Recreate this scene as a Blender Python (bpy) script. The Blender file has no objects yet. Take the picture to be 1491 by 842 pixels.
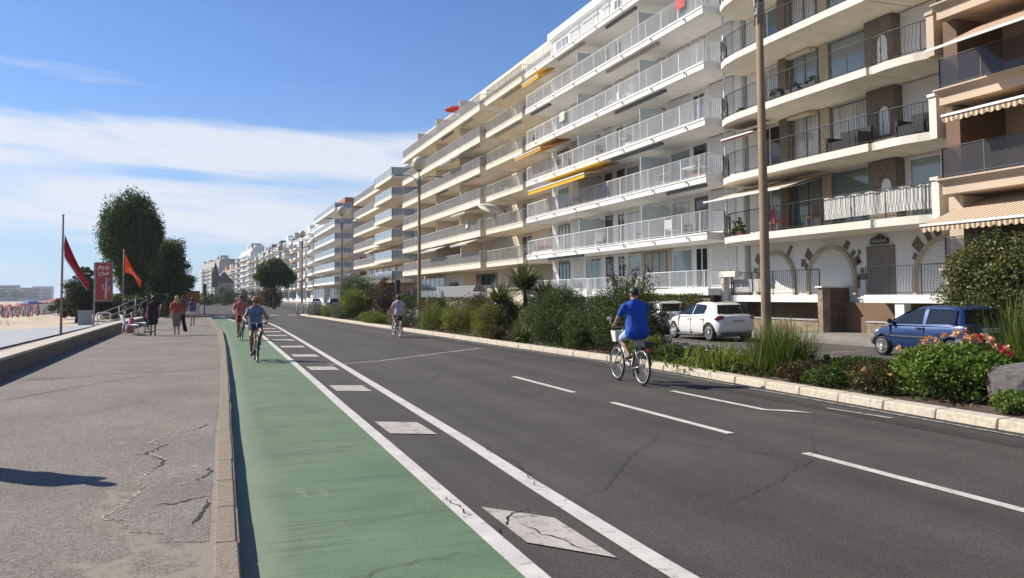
import bpy, bmesh, math, random
import numpy as np
from mathutils import Vector, Matrix
R = math.radians
rng = random.Random(7)
nr = np.random.default_rng(11)
S = bpy.context.scene
COL = S.collection

# ---------------------------------------------------------------- materials
def nt_mat(name):
    m = bpy.data.materials.new(name); m.use_nodes = True
    nt = m.node_tree; b = nt.nodes['Principled BSDF']
    return m, nt, b
def nd(nt, typ, **kw):
    n = nt.nodes.new(typ)
    for k, v in kw.items():
        if k.startswith('i_'):
            n.inputs[k[2:].replace('_', ' ')].default_value = v
        else:
            setattr(n, k, v)
    return n
def rgb(c): return (c[0], c[1], c[2], 1.0)
def ramp(nt, stops, fac):
    r = nt.nodes.new('ShaderNodeValToRGB')
    cr = r.color_ramp
    while len(cr.elements) < len(stops): cr.elements.new(0.5)
    for e, (p, c) in zip(cr.elements, stops):
        e.position = p; e.color = rgb(c) if not isinstance(c, (int, float)) else (c, c, c, 1)
    nt.links.new(fac, r.inputs['Fac']); return r.outputs['Color']
def noise(nt, vec, scale, detail=4, rough=.55, dist=0):
    n = nt.nodes.new('ShaderNodeTexNoise')
    n.inputs['Scale'].default_value = scale; n.inputs['Detail'].default_value = detail
    n.inputs['Roughness'].default_value = rough; n.inputs['Distortion'].default_value = dist
    if vec is not None: nt.links.new(vec, n.inputs['Vector'])
    return n.outputs['Fac']
def coords(nt, scale=None, kind='Object'):
    t = nt.nodes.new('ShaderNodeTexCoord')
    if scale is None: return t.outputs[kind]
    mp = nt.nodes.new('ShaderNodeMapping'); mp.inputs['Scale'].default_value = scale
    nt.links.new(t.outputs[kind], mp.inputs['Vector']); return mp.outputs['Vector']
def mix(nt, fac, a, b, mode='MIX'):
    m = nt.nodes.new('ShaderNodeMix'); m.data_type = 'RGBA'; m.blend_type = mode
    for sock, v in ((m.inputs[0], fac), (m.inputs[6], a), (m.inputs[7], b)):
        if hasattr(v, 'links'): nt.links.new(v, sock)
        elif isinstance(v, (int, float)): sock.default_value = v if sock.type == 'VALUE' else (v, v, v, 1)
        else: sock.default_value = rgb(v)
    return m.outputs[2]
def bump(nt, b, h, strength, dist=.01):
    n = nt.nodes.new('ShaderNodeBump'); n.inputs['Strength'].default_value = strength
    n.inputs['Distance'].default_value = dist
    nt.links.new(h, n.inputs['Height']); nt.links.new(n.outputs['Normal'], b.inputs['Normal'])
def M(name, c, rough=.7, var=.12, scale=3., bmp=0., bscale=60., metallic=0., spec=None, alpha=None, streak=False):
    m, nt, b = nt_mat(name)
    v = coords(nt, (1, 1, .25) if streak else None)
    f = noise(nt, v, scale, 5)
    lo = [x * (1 - var) for x in c]; hi = [min(1, x * (1 + var)) for x in c]
    nt.links.new(ramp(nt, [(.3, lo), (.7, hi)], f), b.inputs['Base Color'])
    b.inputs['Roughness'].default_value = rough; b.inputs['Metallic'].default_value = metallic
    if spec is not None: b.inputs['Specular IOR Level'].default_value = spec
    if bmp: bump(nt, b, noise(nt, coords(nt), bscale, 3), bmp)
    if alpha is not None: b.inputs['Alpha'].default_value = alpha
    return m
def leafmat(name, dark, light, trans=.35, rough=.5):
    m, nt, b = nt_mat(name)
    g = nt.nodes.new('ShaderNodeNewGeometry')
    c = ramp(nt, [(0, dark), (.55, [(a + z) / 2 for a, z in zip(dark, light)]), (1, light)], g.outputs['Random Per Island'])
    nt.links.new(c, b.inputs['Base Color']); b.inputs['Roughness'].default_value = rough
    b.inputs['Specular IOR Level'].default_value = .3
    t = nt.nodes.new('ShaderNodeBsdfTranslucent'); nt.links.new(mix(nt, 1., c, (1.0, 1.1, .5), 'MULTIPLY'), t.inputs['Color'])
    mx = nt.nodes.new('ShaderNodeMixShader'); mx.inputs[0].default_value = trans
    nt.links.new(b.outputs[0], mx.inputs[1]); nt.links.new(t.outputs[0], mx.inputs[2])
    nt.links.new(mx.outputs[0], nt.nodes['Material Output'].inputs['Surface'])
    return m

# ---------------------------------------------------------------- mesh helpers
class MB:
    def __init__(s): s.v = []; s.f = []; s.sm = []; s.mi = []
    def add(s, vs, fs, smooth=False, mi=0):
        o = len(s.v); s.v += [tuple(p) for p in vs]
        for f in fs: s.f.append([i + o for i in f]); s.sm.append(smooth); s.mi.append(mi)
        return s
    def box(s, x0, y0, z0, x1, y1, z1, mi=0):
        if x0 > x1: x0, x1 = x1, x0
        if y0 > y1: y0, y1 = y1, y0
        if z0 > z1: z0, z1 = z1, z0
        return s.add([(x0,y0,z0),(x1,y0,z0),(x1,y1,z0),(x0,y1,z0),(x0,y0,z1),(x1,y0,z1),(x1,y1,z1),(x0,y1,z1)],
              [(0,3,2,1),(4,5,6,7),(0,1,5,4),(1,2,6,5),(2,3,7,6),(3,0,4,7)], False, mi)
    def obox(s, mat, sx, sy, sz, mi=0):
        vs = [mat @ Vector((x*sx/2, y*sy/2, z*sz/2)) for z in (-1,1) for y in (-1,1) for x in (-1,1)]
        return s.add(vs, [(0,2,3,1),(4,5,7,6),(0,1,5,4),(1,3,7,5),(3,2,6,7),(2,0,4,6)], False, mi)
    def tube(s, pts, r, n=8, cap=True, mi=0, smooth=True, close=False):
        P = [Vector(p) for p in pts]; k = len(P)
        rs = list(r) if hasattr(r, '__len__') else [r]*k
        up = None; rings = []
        for i in range(k):
            if close: t = P[(i+1) % k] - P[i-1]
            else: t = (P[min(i+1,k-1)] - P[max(i-1,0)])
            t = t.normalized() if t.length > 1e-9 else Vector((0,0,1))
            if up is None:
                up = Vector((0,0,1)) if abs(t.z) < .9 else Vector((1,0,0))
            a = t.cross(up); a = a.normalized() if a.length > 1e-6 else t.orthogonal().normalized()
            b = a.cross(t).normalized(); up = b
            rings.append([P[i] + (a*math.cos(2*math.pi*j/n) + b*math.sin(2*math.pi*j/n))*rs[i] for j in range(n)])
        vs = [p for rg in rings for p in rg]; fs = []
        for i in range(k if close else k-1):
            i2 = (i+1) % k
            for j in range(n):
                fs.append((i*n+j, i2*n+j, i2*n+(j+1)%n, i*n+(j+1)%n))
        s.add(vs, fs, smooth, mi)
        if cap and not close:
            o = len(s.v)-k*n
            s.f.append([o+j for j in range(n)]); s.sm.append(False); s.mi.append(mi)
            s.f.append([o+(k-1)*n+j for j in reversed(range(n))]); s.sm.append(False); s.mi.append(mi)
        return s
    def lathe(s, prof, n=16, mat=None, mi=0, smooth=True, sx=1, sy=1):
        vs = []; fs = []; k = len(prof)
        for (r, z) in prof:
            for j in range(n):
                a = 2*math.pi*j/n; p = Vector((r*math.cos(a)*sx, r*math.sin(a)*sy, z))
                vs.append(mat @ p if mat else p)
        for i in range(k-1):
            for j in range(n): fs.append((i*n+j, i*n+(j+1)%n, (i+1)*n+(j+1)%n, (i+1)*n+j))
        if prof[0][0] > 1e-6: fs.append(tuple(reversed(range(n))))
        if prof[-1][0] > 1e-6: fs.append(tuple((k-1)*n+j for j in range(n)))
        return s.add(vs, fs, smooth, mi)
    def ball(s, c, rx, ry=None, rz=None, n=12, m=8, mi=0, rot=None):
        ry = rx if ry is None else ry; rz = rx if rz is None else rz
        c = Vector(c); vs = []; fs = []
        for i in range(1, m):
            th = math.pi*i/m
            for j in range(n):
                a = 2*math.pi*j/n
                p = Vector((rx*math.sin(th)*math.cos(a), ry*math.sin(th)*math.sin(a), rz*math.cos(th)))
                vs.append(c + (rot @ p if rot else p))
        t = len(vs)
        p = Vector((0,0,rz)); vs.append(c + (rot @ p if rot else p)); vs.append(c - (rot @ p if rot else p))
        for i in range(m-2):
            for j in range(n): fs.append((i*n+j, (i+1)*n+j, (i+1)*n+(j+1)%n, i*n+(j+1)%n))
        for j in range(n):
            fs.append((t, j, (j+1)%n)); fs.append((t+1, (m-2)*n+(j+1)%n, (m-2)*n+j))
        return s.add(vs, fs, True, mi)
    def cap(s, a, b, ra, rb, n=10):                        # tapered capsule
        s.ball(a, ra, n=n, m=6); s.ball(b, rb, n=n, m=6)
        if (Vector(b)-Vector(a)).length > 1e-5: s.tube([a, b], [ra, rb], n)
        return s
    def prism(s, poly, axis, a, b, mi=0, smooth=False):
        k = len(poly)
        def P(u, v, w): return {'x': (w,u,v), 'y': (u,w,v), 'z': (u,v,w)}[axis]
        area = sum(poly[i][0]*poly[(i+1)%k][1]-poly[(i+1)%k][0]*poly[i][1] for i in range(k))
        if (area < 0) != (axis == 'y'): poly = list(reversed(poly))
        if a > b: a, b = b, a
        vs = [P(u,v,a) for u,v in poly] + [P(u,v,b) for u,v in poly]
        fs = [tuple(reversed(range(k))), tuple(range(k, 2*k))]
        s.add(vs, fs, False, mi)
        o = len(s.v)-2*k
        for i in range(k):
            s.f.append([o+i, o+(i+1)%k, o+k+(i+1)%k, o+k+i]); s.sm.append(smooth); s.mi.append(mi)
        return s
    def sheet(s, left, right, z, mi=0):
        """strip between two polylines of equal count (x, y)"""
        vs = []
        for (a, b) in zip(left, right): vs += [(a[0], a[1], z), (b[0], b[1], z)]
        return s.add(vs, [(2*i, 2*i+1, 2*i+3, 2*i+2) for i in range(len(left)-1)], False, mi)
    def mesh(s, name, mats):
        me = bpy.data.meshes.new(name); me.from_pydata(s.v, [], s.f)
        me.polygons.foreach_set('use_smooth', s.sm)
        mats = mats if isinstance(mats, (list, tuple)) else [mats]
        for m in mats: me.materials.append(m)
        if len(mats) > 1: me.polygons.foreach_set('material_index', s.mi)
        me.update(); return me
    def build(s, name, mats, parent=None):
        return link(name, s.mesh(name, mats), parent)
def link(name, me, parent=None):
    o = bpy.data.objects.new(name, me); COL.objects.link(o)
    if parent is not None:
        o.parent = parent
        if parent.parent is None:
            o.location = -Vector(parent.location)
    return o
def tag(o, label=None, cat=None, group=None, kind=None):
    if label: o['label'] = label
    if cat: o['category'] = cat
    if group: o['group'] = group
    if kind: o['kind'] = kind
    return o
def thing(name, label, cat, loc=(0,0,0), group=None):
    o = bpy.data.objects.new(name, None); COL.objects.link(o); o.location = loc
    o.empty_display_size = .2
    return tag(o, label, cat, group)
def struct(name, mb, mat, label=None):
    o = mb.build(name, mat); o['kind'] = 'structure'
    if label: o['label'] = label
    return o
def copy_tree(o, parent=None):
    c = o.copy(); COL.objects.link(c)
    if parent is not None: c.parent = parent
    for ch in [x for x in bpy.data.objects if x.parent == o]: copy_tree(ch, c)
    return c
KIDS = {}
def evaluated(o):
    dg = bpy.context.evaluated_depsgraph_get(); dg.update()
    me = bpy.data.meshes.new_from_object(o.evaluated_get(dg)); return me
def remeshed(mb, name, mat, voxel=.012, smooth=4, parent=None, dec=None):
    """union of overlapping capsules -> one continuous skin"""
    t = bpy.data.objects.new('tmp', mb.mesh('tmp', mat)); COL.objects.link(t)
    m = t.modifiers.new('r', 'REMESH'); m.mode = 'VOXEL'; m.voxel_size = voxel; m.use_smooth_shade = True
    m = t.modifiers.new('s', 'SMOOTH'); m.factor = .5; m.iterations = smooth
    if dec:
        m = t.modifiers.new('d', 'DECIMATE'); m.ratio = dec
    me = evaluated(t); me.name = name
    me.materials.clear()
    me.materials.append(mat)
    bpy.data.objects.remove(t)
    me.polygons.foreach_set('use_smooth', [True]*len(me.polygons))
    return link(name, me, parent)
def interp(poly, y):
    for (x0,y0),(x1,y1) in zip(poly, poly[1:]):
        if y <= y1: return x0 + (x1-x0)*(y-y0)/(y1-y0)
    return poly[-1][0]
def resample(poly, y0, y1, step, off=0):
    n = max(1, int((y1-y0)/step)); return [(interp(poly, y0+(y1-y0)*i/n)+off, y0+(y1-y0)*i/n) for i in range(n+1)]

# leaves: numpy clouds of small folded quads
def leaf_arrays(c, size, aspect=.5, up=None, droop=0., rs=None):
    rs = rs or nr; n = len(c)
    d = rs.normal(size=(n,3)); 
    if up is not None: d = d*.7 + np.asarray(up)
    d[:,2] -= droop
    d /= np.linalg.norm(d, axis=1)[:,None]+1e-9
    w = np.cross(d, rs.normal(size=(n,3))); w /= np.linalg.norm(w, axis=1)[:,None]+1e-9
    s = (np.asarray(size)*rs.uniform(.7,1.3,n))[:,None]
    v = np.empty((n,4,3)); v[:,0] = c - d*s*.5; v[:,2] = c + d*s*.5
    v[:,1] = c + w*s*aspect*.5; v[:,3] = c - w*s*aspect*.5
    return v.reshape(-1,3)
def quads_object(name, arrs, mats, parent=None, smooth=False):
    """arrs: list of (V(4n,3)) one per material"""
    V = np.concatenate(arrs); n = len(V)//4
    me = bpy.data.meshes.new(name)
    me.vertices.add(len(V)); me.vertices.foreach_set('co', V.astype(np.float32).ravel())
    me.loops.add(4*n); me.loops.foreach_set('vertex_index', np.arange(4*n, dtype=np.int32))
    me.polygons.add(n); me.polygons.foreach_set('loop_start', np.arange(0,4*n,4, dtype=np.int32))
    mi = np.concatenate([np.full(len(a)//4, i, dtype=np.int32) for i, a in enumerate(arrs)])
    for m in mats: me.materials.append(m)
    me.polygons.foreach_set('material_index', mi)
    me.update(calc_edges=True); me.validate()
    return link(name, me, parent)
def in_ball(n, rs=None, shell=.55):
    rs = rs or nr
    d = rs.normal(size=(n,3)); d /= np.linalg.norm(d,axis=1)[:,None]
    return d * (shell + (1-shell)*rs.uniform(0,1,n)**.6)[:,None]
EXPO = .52
m_metal_dark = M('dark_metal', (.05,.05,.052), .5, .2, 8)
m_metal_grey = M('grey_metal', (.28,.28,.28), .45, .12, 6, metallic=.3)
m_white = M('white_paint', (.72,.72,.70), .5, .06, 2)
m_black = M('black_plastic', (.015,.015,.016), .55, .2, 8)
m_rubber = M('tyre_rubber', (.02,.02,.021), .8, .2, 20)
# ================================================================ SETTING
KERB_L = [(.19,-6),(.2,5.2),(.23,7.4),(.27,10.2),(.40,18),(.55,30),(.63,41.7),(.39,56.3),(.17,69.3),(.02,78.3)]
KERB_R = [(9.6,-6),(9.61,7.6),(9.68,10),(9.78,13.2),(9.97,17),(10.03,19.4),(9.72,26),(9.41,35),(8.94,48.6),(7.96,79)]
LINE_B = [(1.97,-6),(1.97,5),(2.01,9),(2.05,14),(2.14,21.5),(2.25,36),(2.31,49),(1.9,60),(1.45,70),(1.1,78)]
LINE_A = [(2.82,-6),(2.83,5),(2.87,7),(2.98,10),(3.05,13.2),(3.5,35),(3.82,54),(3.45,66),(2.9,79)]
PROM_L = [(-4.15,-6),(-4.1,20),(-4.14,29),(-4.2,44),(-3.78,59),(-2.95,74),(-2.7,80)]

def maprange(nt, s_, a, b_):
    n = nt.nodes.new('ShaderNodeMapRange'); n.inputs['From Min'].default_value = a; n.inputs['From Max'].default_value = b_
    nt.links.new(s_, n.inputs['Value']); return n.outputs['Result']
def asphalt(name, base, fine=.45, blotch=.22, warm=(1.10,1.,.89), streak=True, cracks=0., sandy=False):
    m, nt, b = nt_mat(name); v = coords(nt)
    f1 = noise(nt, v, 75, 3, .75); f2 = noise(nt, v, .55, 6, .6); f3 = noise(nt, v, 9, 4, .6)
    c0 = [base*w for w in warm]
    c = ramp(nt, [(.34, [x*(1-fine) for x in c0]), (.5, c0), (.64, [x*(1+fine*1.3) for x in c0])], f1)
    sp = ramp(nt, [(.60, 0.), (.70, .55)], noise(nt, v, 120, 1, .5)); c = mix(nt, sp, c, [x*2.3 for x in c0])
    fs = noise(nt, v, 38, 2, .6); c = mix(nt, 1., c, ramp(nt, [(.38, .80), (.5, 1.), (.62, 1.22)], fs), 'MULTIPLY')
    st_ = ramp(nt, [(.60, 0.), (.75, .45)], noise(nt, v, 1.7, 7, .72, .5)); c = mix(nt, st_, c, [x*.55 for x in c0])
    c = mix(nt, 1., c, ramp(nt, [(.3, 1-blotch), (.7, 1+blotch*.6)], f2), 'MULTIPLY')
    c = mix(nt, 1., c, ramp(nt, [(.25, .88), (.75, 1.1)], f3), 'MULTIPLY')
    if streak:
        f4 = noise(nt, coords(nt, (1.1,.035,1)), 1.0, 5, .6)
        c = mix(nt, 1., c, ramp(nt, [(.32, .74), (.68, 1.22)], f4), 'MULTIPLY')
    if cracks:
        vo = nt.nodes.new('ShaderNodeTexVoronoi'); vo.feature = 'DISTANCE_TO_EDGE'; vo.inputs['Scale'].default_value = cracks
        d = nt.nodes.new('ShaderNodeVectorMath'); d.operation = 'ADD'
        nn = nt.nodes.new('ShaderNodeTexNoise'); nn.inputs['Scale'].default_value = 1.5; nn.inputs['Detail'].default_value = 5
        nt.links.new(v, nn.inputs['Vector'])
        sc = nt.nodes.new('ShaderNodeVectorMath'); sc.operation = 'SCALE'; sc.inputs['Scale'].default_value = 1.1
        nt.links.new(nn.outputs['Color'], sc.inputs[0]); nt.links.new(v, d.inputs[0]); nt.links.new(sc.outputs[0], d.inputs[1])
        nt.links.new(d.outputs[0], vo.inputs['Vector'])
        line = ramp(nt, [(.0015, .6), (.004, 0.)], vo.outputs['Distance'])
        gate = ramp(nt, [(.54, 0.), (.64, .8)], noise(nt, v, .35, 3))
        c = mix(nt, mix(nt, 1., line, gate, 'MULTIPLY'), c, [x*.3 for x in c0])
    if sandy:
        sx = nt.nodes.new('ShaderNodeSeparateXYZ'); nt.links.new(v, sx.inputs[0])
        near = ramp(nt, [(.35, 0.), (.62, .16), (.78, .20), (.86, .34)], maprange(nt, sx.outputs['X'], -2.2, .5))
        fade = ramp(nt, [(.0, 1.), (.55, .9), (.8, 0.)], maprange(nt, sx.outputs['Y'], 4, 16))
        ns = noise(nt, coords(nt, (1,.8,1)), 2.2, 9, .68, .6)
        ad = nt.nodes.new('ShaderNodeMath'); ad.operation = 'ADD'; nt.links.new(ns, ad.inputs[0]); nt.links.new(mix(nt, 1., near, fade, 'MULTIPLY'), ad.inputs[1])
        c = mix(nt, ramp(nt, [(.66, 0.), (.74, .75)], ad.outputs[0]), c, mix(nt, f1, (.20,.165,.125), (.36,.31,.24)))
    nt.links.new(c, b.inputs['Base Color']); b.inputs['Roughness'].default_value = .86
    b.inputs['Specular IOR Level'].default_value = .25
    bump(nt, b, f1, .55, .006)
    return m
m_road = asphalt('asphalt_road', .060,warm=(1.09,1.,.90), cracks=0)
m_prom = asphalt('asphalt_promenade', .155, fine=.42, blotch=.2, warm=(1.12,1.,.85), streak=False, sandy=True)
m_serv = asphalt('asphalt_service', .085, streak=False)
m_patch = asphalt('asphalt_worn', .165, fine=.5, warm=(1.12,1,.86), streak=False, blotch=.3)
m_joint = asphalt('asphalt_trench', .12, fine=.25, streak=False)
m_pave = asphalt('pavement_concrete', .22, fine=.15, streak=False)
m_crack = M('crack_shadow', (.018,.016,.014), .95)
m_palecrack = M('crack_pale_edge', (.30,.265,.215), .95, .35, 40)
m_kerb = M('kerb_stone', (.225,.182,.135), .9, .38, 45, .7, 70)
m_kerbw = M('kerb_pale_concrete', (.50,.44,.345), .9, .22, 14, .5, 60)
m_sand = M('beach_sand', (.46,.38,.28), .95, .2, .8, .3, 20)
m_soil = M('planter_soil', (.085,.06,.04), .95, .4, 6, .8, 25)
m_conc = M('concrete', (.38,.36,.33), .85, .15, 1.5, .3, 40)
m_slip = M('slipway_concrete', (.31,.325,.345), .8, .1, .6)
# green lane paint
m_green, nt, b = nt_mat('green_lane_paint'); v = coords(nt)
c = ramp(nt, [(.3, (.080,.140,.070)), (.7, (.122,.190,.104))], noise(nt, v, .9, 5))
c = mix(nt, 1., c, ramp(nt, [(.3, .85), (.7, 1.15)], noise(nt, v, 130, 2, .8)), 'MULTIPLY')
vs_ = coords(nt, (.45, 10.0, 1))
c = mix(nt, ramp(nt, [(.54, 0.), (.62, .62)], noise(nt, vs_, 1.0, 7, .66, .4)), c, (.048,.090,.048))
c = mix(nt, ramp(nt, [(.55, 0.), (.63, .35)], noise(nt, coords(nt, (.8, 30, 1)), 1.0, 5, .6, .3)), c, (.050,.088,.046))
c = mix(nt, 1., c, ramp(nt, [(.3, .78), (.7, 1.2)], noise(nt, v, 45, 3, .7)), 'MULTIPLY')
c = mix(nt, ramp(nt, [(.62, 0.), (.74, .7)], noise(nt, coords(nt, (1,.25,1)), 1.6, 5, .7)), c, (.20,.27,.19))
su = nt.nodes.new('ShaderNodeSeparateXYZ'); nt.links.new(coords(nt, None, 'UV'), su.inputs[0])
au = nt.nodes.new('ShaderNodeMath'); au.operation = 'MULTIPLY_ADD'; au.inputs[1].default_value = .22; nt.links.new(noise(nt, coords(nt, (1.5,.5,1)), 2.2, 6, .65), au.inputs[0]); nt.links.new(su.outputs['X'], au.inputs[2])
c = mix(nt, ramp(nt, [(.10, .85), (.19, .6), (.34, 0.)], au.outputs[0]), c, (.205,.245,.170))
nt.links.new(c, b.inputs['Base Color']); b.inputs['Roughness'].default_value = .75; bump(nt, b, noise(nt, v, 140, 2, .8), .4, .005)
# dusty gutter strip on the lane next to the kerb
m_gut, nt, b = nt_mat('dusty_green_paint'); v = coords(nt)
c = mix(nt, ramp(nt, [(.35, 0.), (.65, 1.)], noise(nt, coords(nt, (2,.35,1)), 3, 5)), (.135,.205,.125), (.215,.255,.185))
nt.links.new(c, b.inputs['Base Color']); b.inputs['Roughness'].default_value = .85
# road marking paint
m_line, nt, b = nt_mat('road_marking_paint'); v = coords(nt)
c = mix(nt, ramp(nt, [(.56, 0.), (.66, .85)], noise(nt, v, 11, 8, .74)), ramp(nt, [(.3, (.46,.44,.41)), (.7, (.60,.575,.54))], noise(nt, v, 2.5, 5)), (.15,.14,.13))
c = mix(nt, 1., c, ramp(nt, [(.3, .9), (.7, 1.08)], noise(nt, v, 140, 2, .8)), 'MULTIPLY')
nt.links.new(c, b.inputs['Base Color']); b.inputs['Roughness'].default_value = .8; bump(nt, b, noise(nt, v, 140, 2, .8), .4, .005)
m_lineold, nt, b = nt_mat('faded_marking_paint'); v = coords(nt)
c = mix(nt, ramp(nt, [(.42, 0.), (.6, 1.)], noise(nt, v, 9, 8, .75)), (.42,.40,.37), (.10,.095,.09))
nt.links.new(c, b.inputs['Base Color']); b.inputs['Roughness'].default_value = .85
m_tyre_mark = asphalt('asphalt_dark_band', .040, streak=False)

# --- ground
ground = MB(); ground.add([(-4000,-400,-2.2),(4000,-400,-2.2),(4000,6000,-2.2),(-4000,6000,-2.2)], [(0,1,2,3)])
struct('ground', ground, m_sand)
sea = MB(); sea.add([(-4000,-400,-2.0),(-170,-400,-2.0),(-170,420,-2.0),(-400,900,-2.0),(-4000,1500,-2.0)], [(0,1,2,3,4)])
m_sea, nt, b = nt_mat('sea_water'); b.inputs['Base Color'].default_value = (.05,.12,.16,1); b.inputs['Roughness'].default_value = .12
bump(nt, b, noise(nt, coords(nt), .6, 5), .5, .2)
struct('sea', sea, m_sea)
# road (asphalt) from promenade to building foot
def bend(y): return 0.0 if y < 200 else -((y-200)/100.0)**2*1.5          # the avenue follows the bay to the left
ys = [-12,0,20,40,60,78,100,130,160,200,240,280,330,400,480,560,640,720]
land = MB(); land.sheet([(-3.9+bend(y),y) for y in ys], [(320+bend(y),y) for y in ys], -.03)
n = len(ys)
for i in range(n-1):
    y0,y1 = ys[i],ys[i+1]
    land.add([(-3.9+bend(y0),y0,-2.3),(-3.9+bend(y1),y1,-2.3),(-3.9+bend(y1),y1,-.03),(-3.9+bend(y0),y0,-.03)], [(0,1,2,3)])
struct('terrain', land, m_serv)
road = MB(); road.sheet([(-1.5+bend(y) if y < 78 else -3.6+bend(y),y) for y in ys], [(13.9+bend(y),y) for y in ys], 0)
struct('road', road, m_road)
sr = MB(); sr.sheet([(14.0+bend(y),y) for y in ys], [(20.2+bend(y),y) for y in ys], .004); struct('service_road', sr, m_serv)
# bays painted on the service road
bays = MB()
for y in (12.0,17.9+2.0,25.0,30.4,36,42,48,54,60): bays.box(16.35,y-.05,.004,18.6,y+.05,.008)
bays.box(16.25,-4,.004,16.35,70,.008)
struct('parking_lines', bays, m_lineold)
pv = MB()
for y0,y1 in zip(ys,ys[1:]):
    pv.add([(20.2+bend(y0),y0,.12),(20.8+bend(y0),y0,.26),(20.8+bend(y1),y1,.26),(20.2+bend(y1),y1,.12)], [(0,1,2,3)])
    pv.add([(20.8+bend(y0),y0,.26),(40+bend(y0),y0,.26),(40+bend(y1),y1,.26),(20.8+bend(y1),y1,.26)], [(0,1,2,3)])
    pv.add([(20.2+bend(y0),y0,-.02),(20.2+bend(y0),y0,.12),(20.2+bend(y1),y1,.12),(20.2+bend(y1),y1,-.02)], [(0,1,2,3)])
struct('pavement', pv, m_pave)
# --- promenade
pr_ = [ -6 + i*2 for i in range(43)]; pr_[-1] = 78.2
prom = MB()
L = [(interp(PROM_L,y),y) for y in pr_]; Rr = [(interp(KERB_L,y)-.15,y) for y in pr_]
prom.sheet(L, Rr, .14)
prom.add([(L[-1][0],78.2,.14),(Rr[-1][0],78.2,.14),(Rr[-1][0],78.2,-.02),(L[-1][0],78.2,-.02)], [(0,1,2,3)])
struct('promenade', prom, m_prom)
def ribbon(mb, pts, w0, z, jitter=.0, step=.03, taper=True, seed=0, wj=.6):
    """a thin jagged strip along pts"""
    r_ = random.Random(seed); P = [Vector((p[0],p[1],0)) for p in pts]; out = []
    for a,b_ in zip(P,P[1:]):
        k = max(1,int((b_-a).length/step)); d=(b_-a).normalized(); nrm=Vector((-d.y,d.x,0))
        for i in range(k): out.append((a.lerp(b_,i/k)+nrm*r_.gauss(0,jitter), nrm))
    out.append((P[-1], nrm)); N=len(out); vs=[]
    for i,(p,nn_) in enumerate(out):
        t = min(1, 4*min(i,N-1-i)/N+.08) if taper else 1
        w = w0*t*(1+r_.uniform(-wj,wj))
        vs += [(p.x+nn_.x*w/2,p.y+nn_.y*w/2,z),(p.x-nn_.x*w/2,p.y-nn_.y*w/2,z)]
    mb.add(vs, [(2*i+1,2*i+3,2*i+2,2*i) for i in range(N-1)])
# worn patch and broken edge beside the kerb
pal = MB()
edge = [(-.06,6.05),(-.22,6.12),(-.30,6.35),(-.52,6.5),(-.60,6.85),(-.74,6.95),(-.66,7.35),(-.52,7.9),(-.60,8.25),(-.49,8.75),(-.40,9.3),(-.63,9.65),(-.42,10.05),(-.62,10.35),(-.42,11.0),(-.30,11.9),(-.05,12.7)]
ribbon(pal, edge, .026, .1445, .018, .03, True, 3, .9)
for k,(x,y,w,h) in enumerate([(-.22,8.0,.09,.03),(-.3,8.3,.06,.03),(-.12,8.75,.05,.05),(-.33,8.45,.04,.03)]):
    pts=[(x+w*math.cos(a)*rng.uniform(.6,1.1), y+h*math.sin(a)*rng.uniform(.6,1.1), .1443) for a in [i*math.pi/7 for i in range(14)]]
    pal.add(pts,[tuple(range(14))])
struct('pavement_wear', pal, m_palecrack)
pat = MB()
left = edge; vs=[]
for (x,y) in edge: vs += [(x+.02,y,.1425),(interp(KERB_L,y)-.2,y,.1425)]
pat.add(vs,[(2*i,2*i+1,2*i+3,2*i+2) for i in range(len(edge)-1)])
struct('pavement_patch', pat, m_patch)
ck = MB()
for k,(pts,w) in enumerate([([(-.78,9.62),(-.63,9.6),(-.50,9.95),(-.40,10.2)],.035),([(-.60,8.7),(-.44,8.85),(-.42,9.15),(-.53,9.45)],.03),
        ([(-.42,7.25),(-.25,7.22),(-.12,7.35),(.02,7.4)],.022),([(-.12,6.5),(-.02,6.9),(.0,7.3)],.03),([(-.1,8.0),(.02,8.3),(.0,8.7)],.022),
        ([(-2.9,6.9),(-2.2,7.3),(-1.4,7.35)],.008),([(-4.0,14.5),(-3.0,15.8),(-2.2,17.5),(-1.2,19.3)],.02),([(-3.6,19.1),(-2.2,19.35)],.03),([(-1.6,13.4),(-.9,14.6)],.008),([(-.35,10.9),(-.1,11.2),(0,11.6)],.015)]):
    ribbon(ck, pts, w, .146, .012, .04, True, 20+k)
struct('pavement_crack', ck, m_crack)
jt = MB()
ribbon(jt, [(-4.1,19.2),(-2,19.9),(.1,20.6)], .28, .1435, .01, .2, False, 5, .2)
ribbon(jt, [(-4.1,29.6),(-1.5,29.9),(.25,30.2)], .45, .1435, .01, .2, False, 6, .2)
struct('pavement_trench', jt, m_patch)
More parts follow.
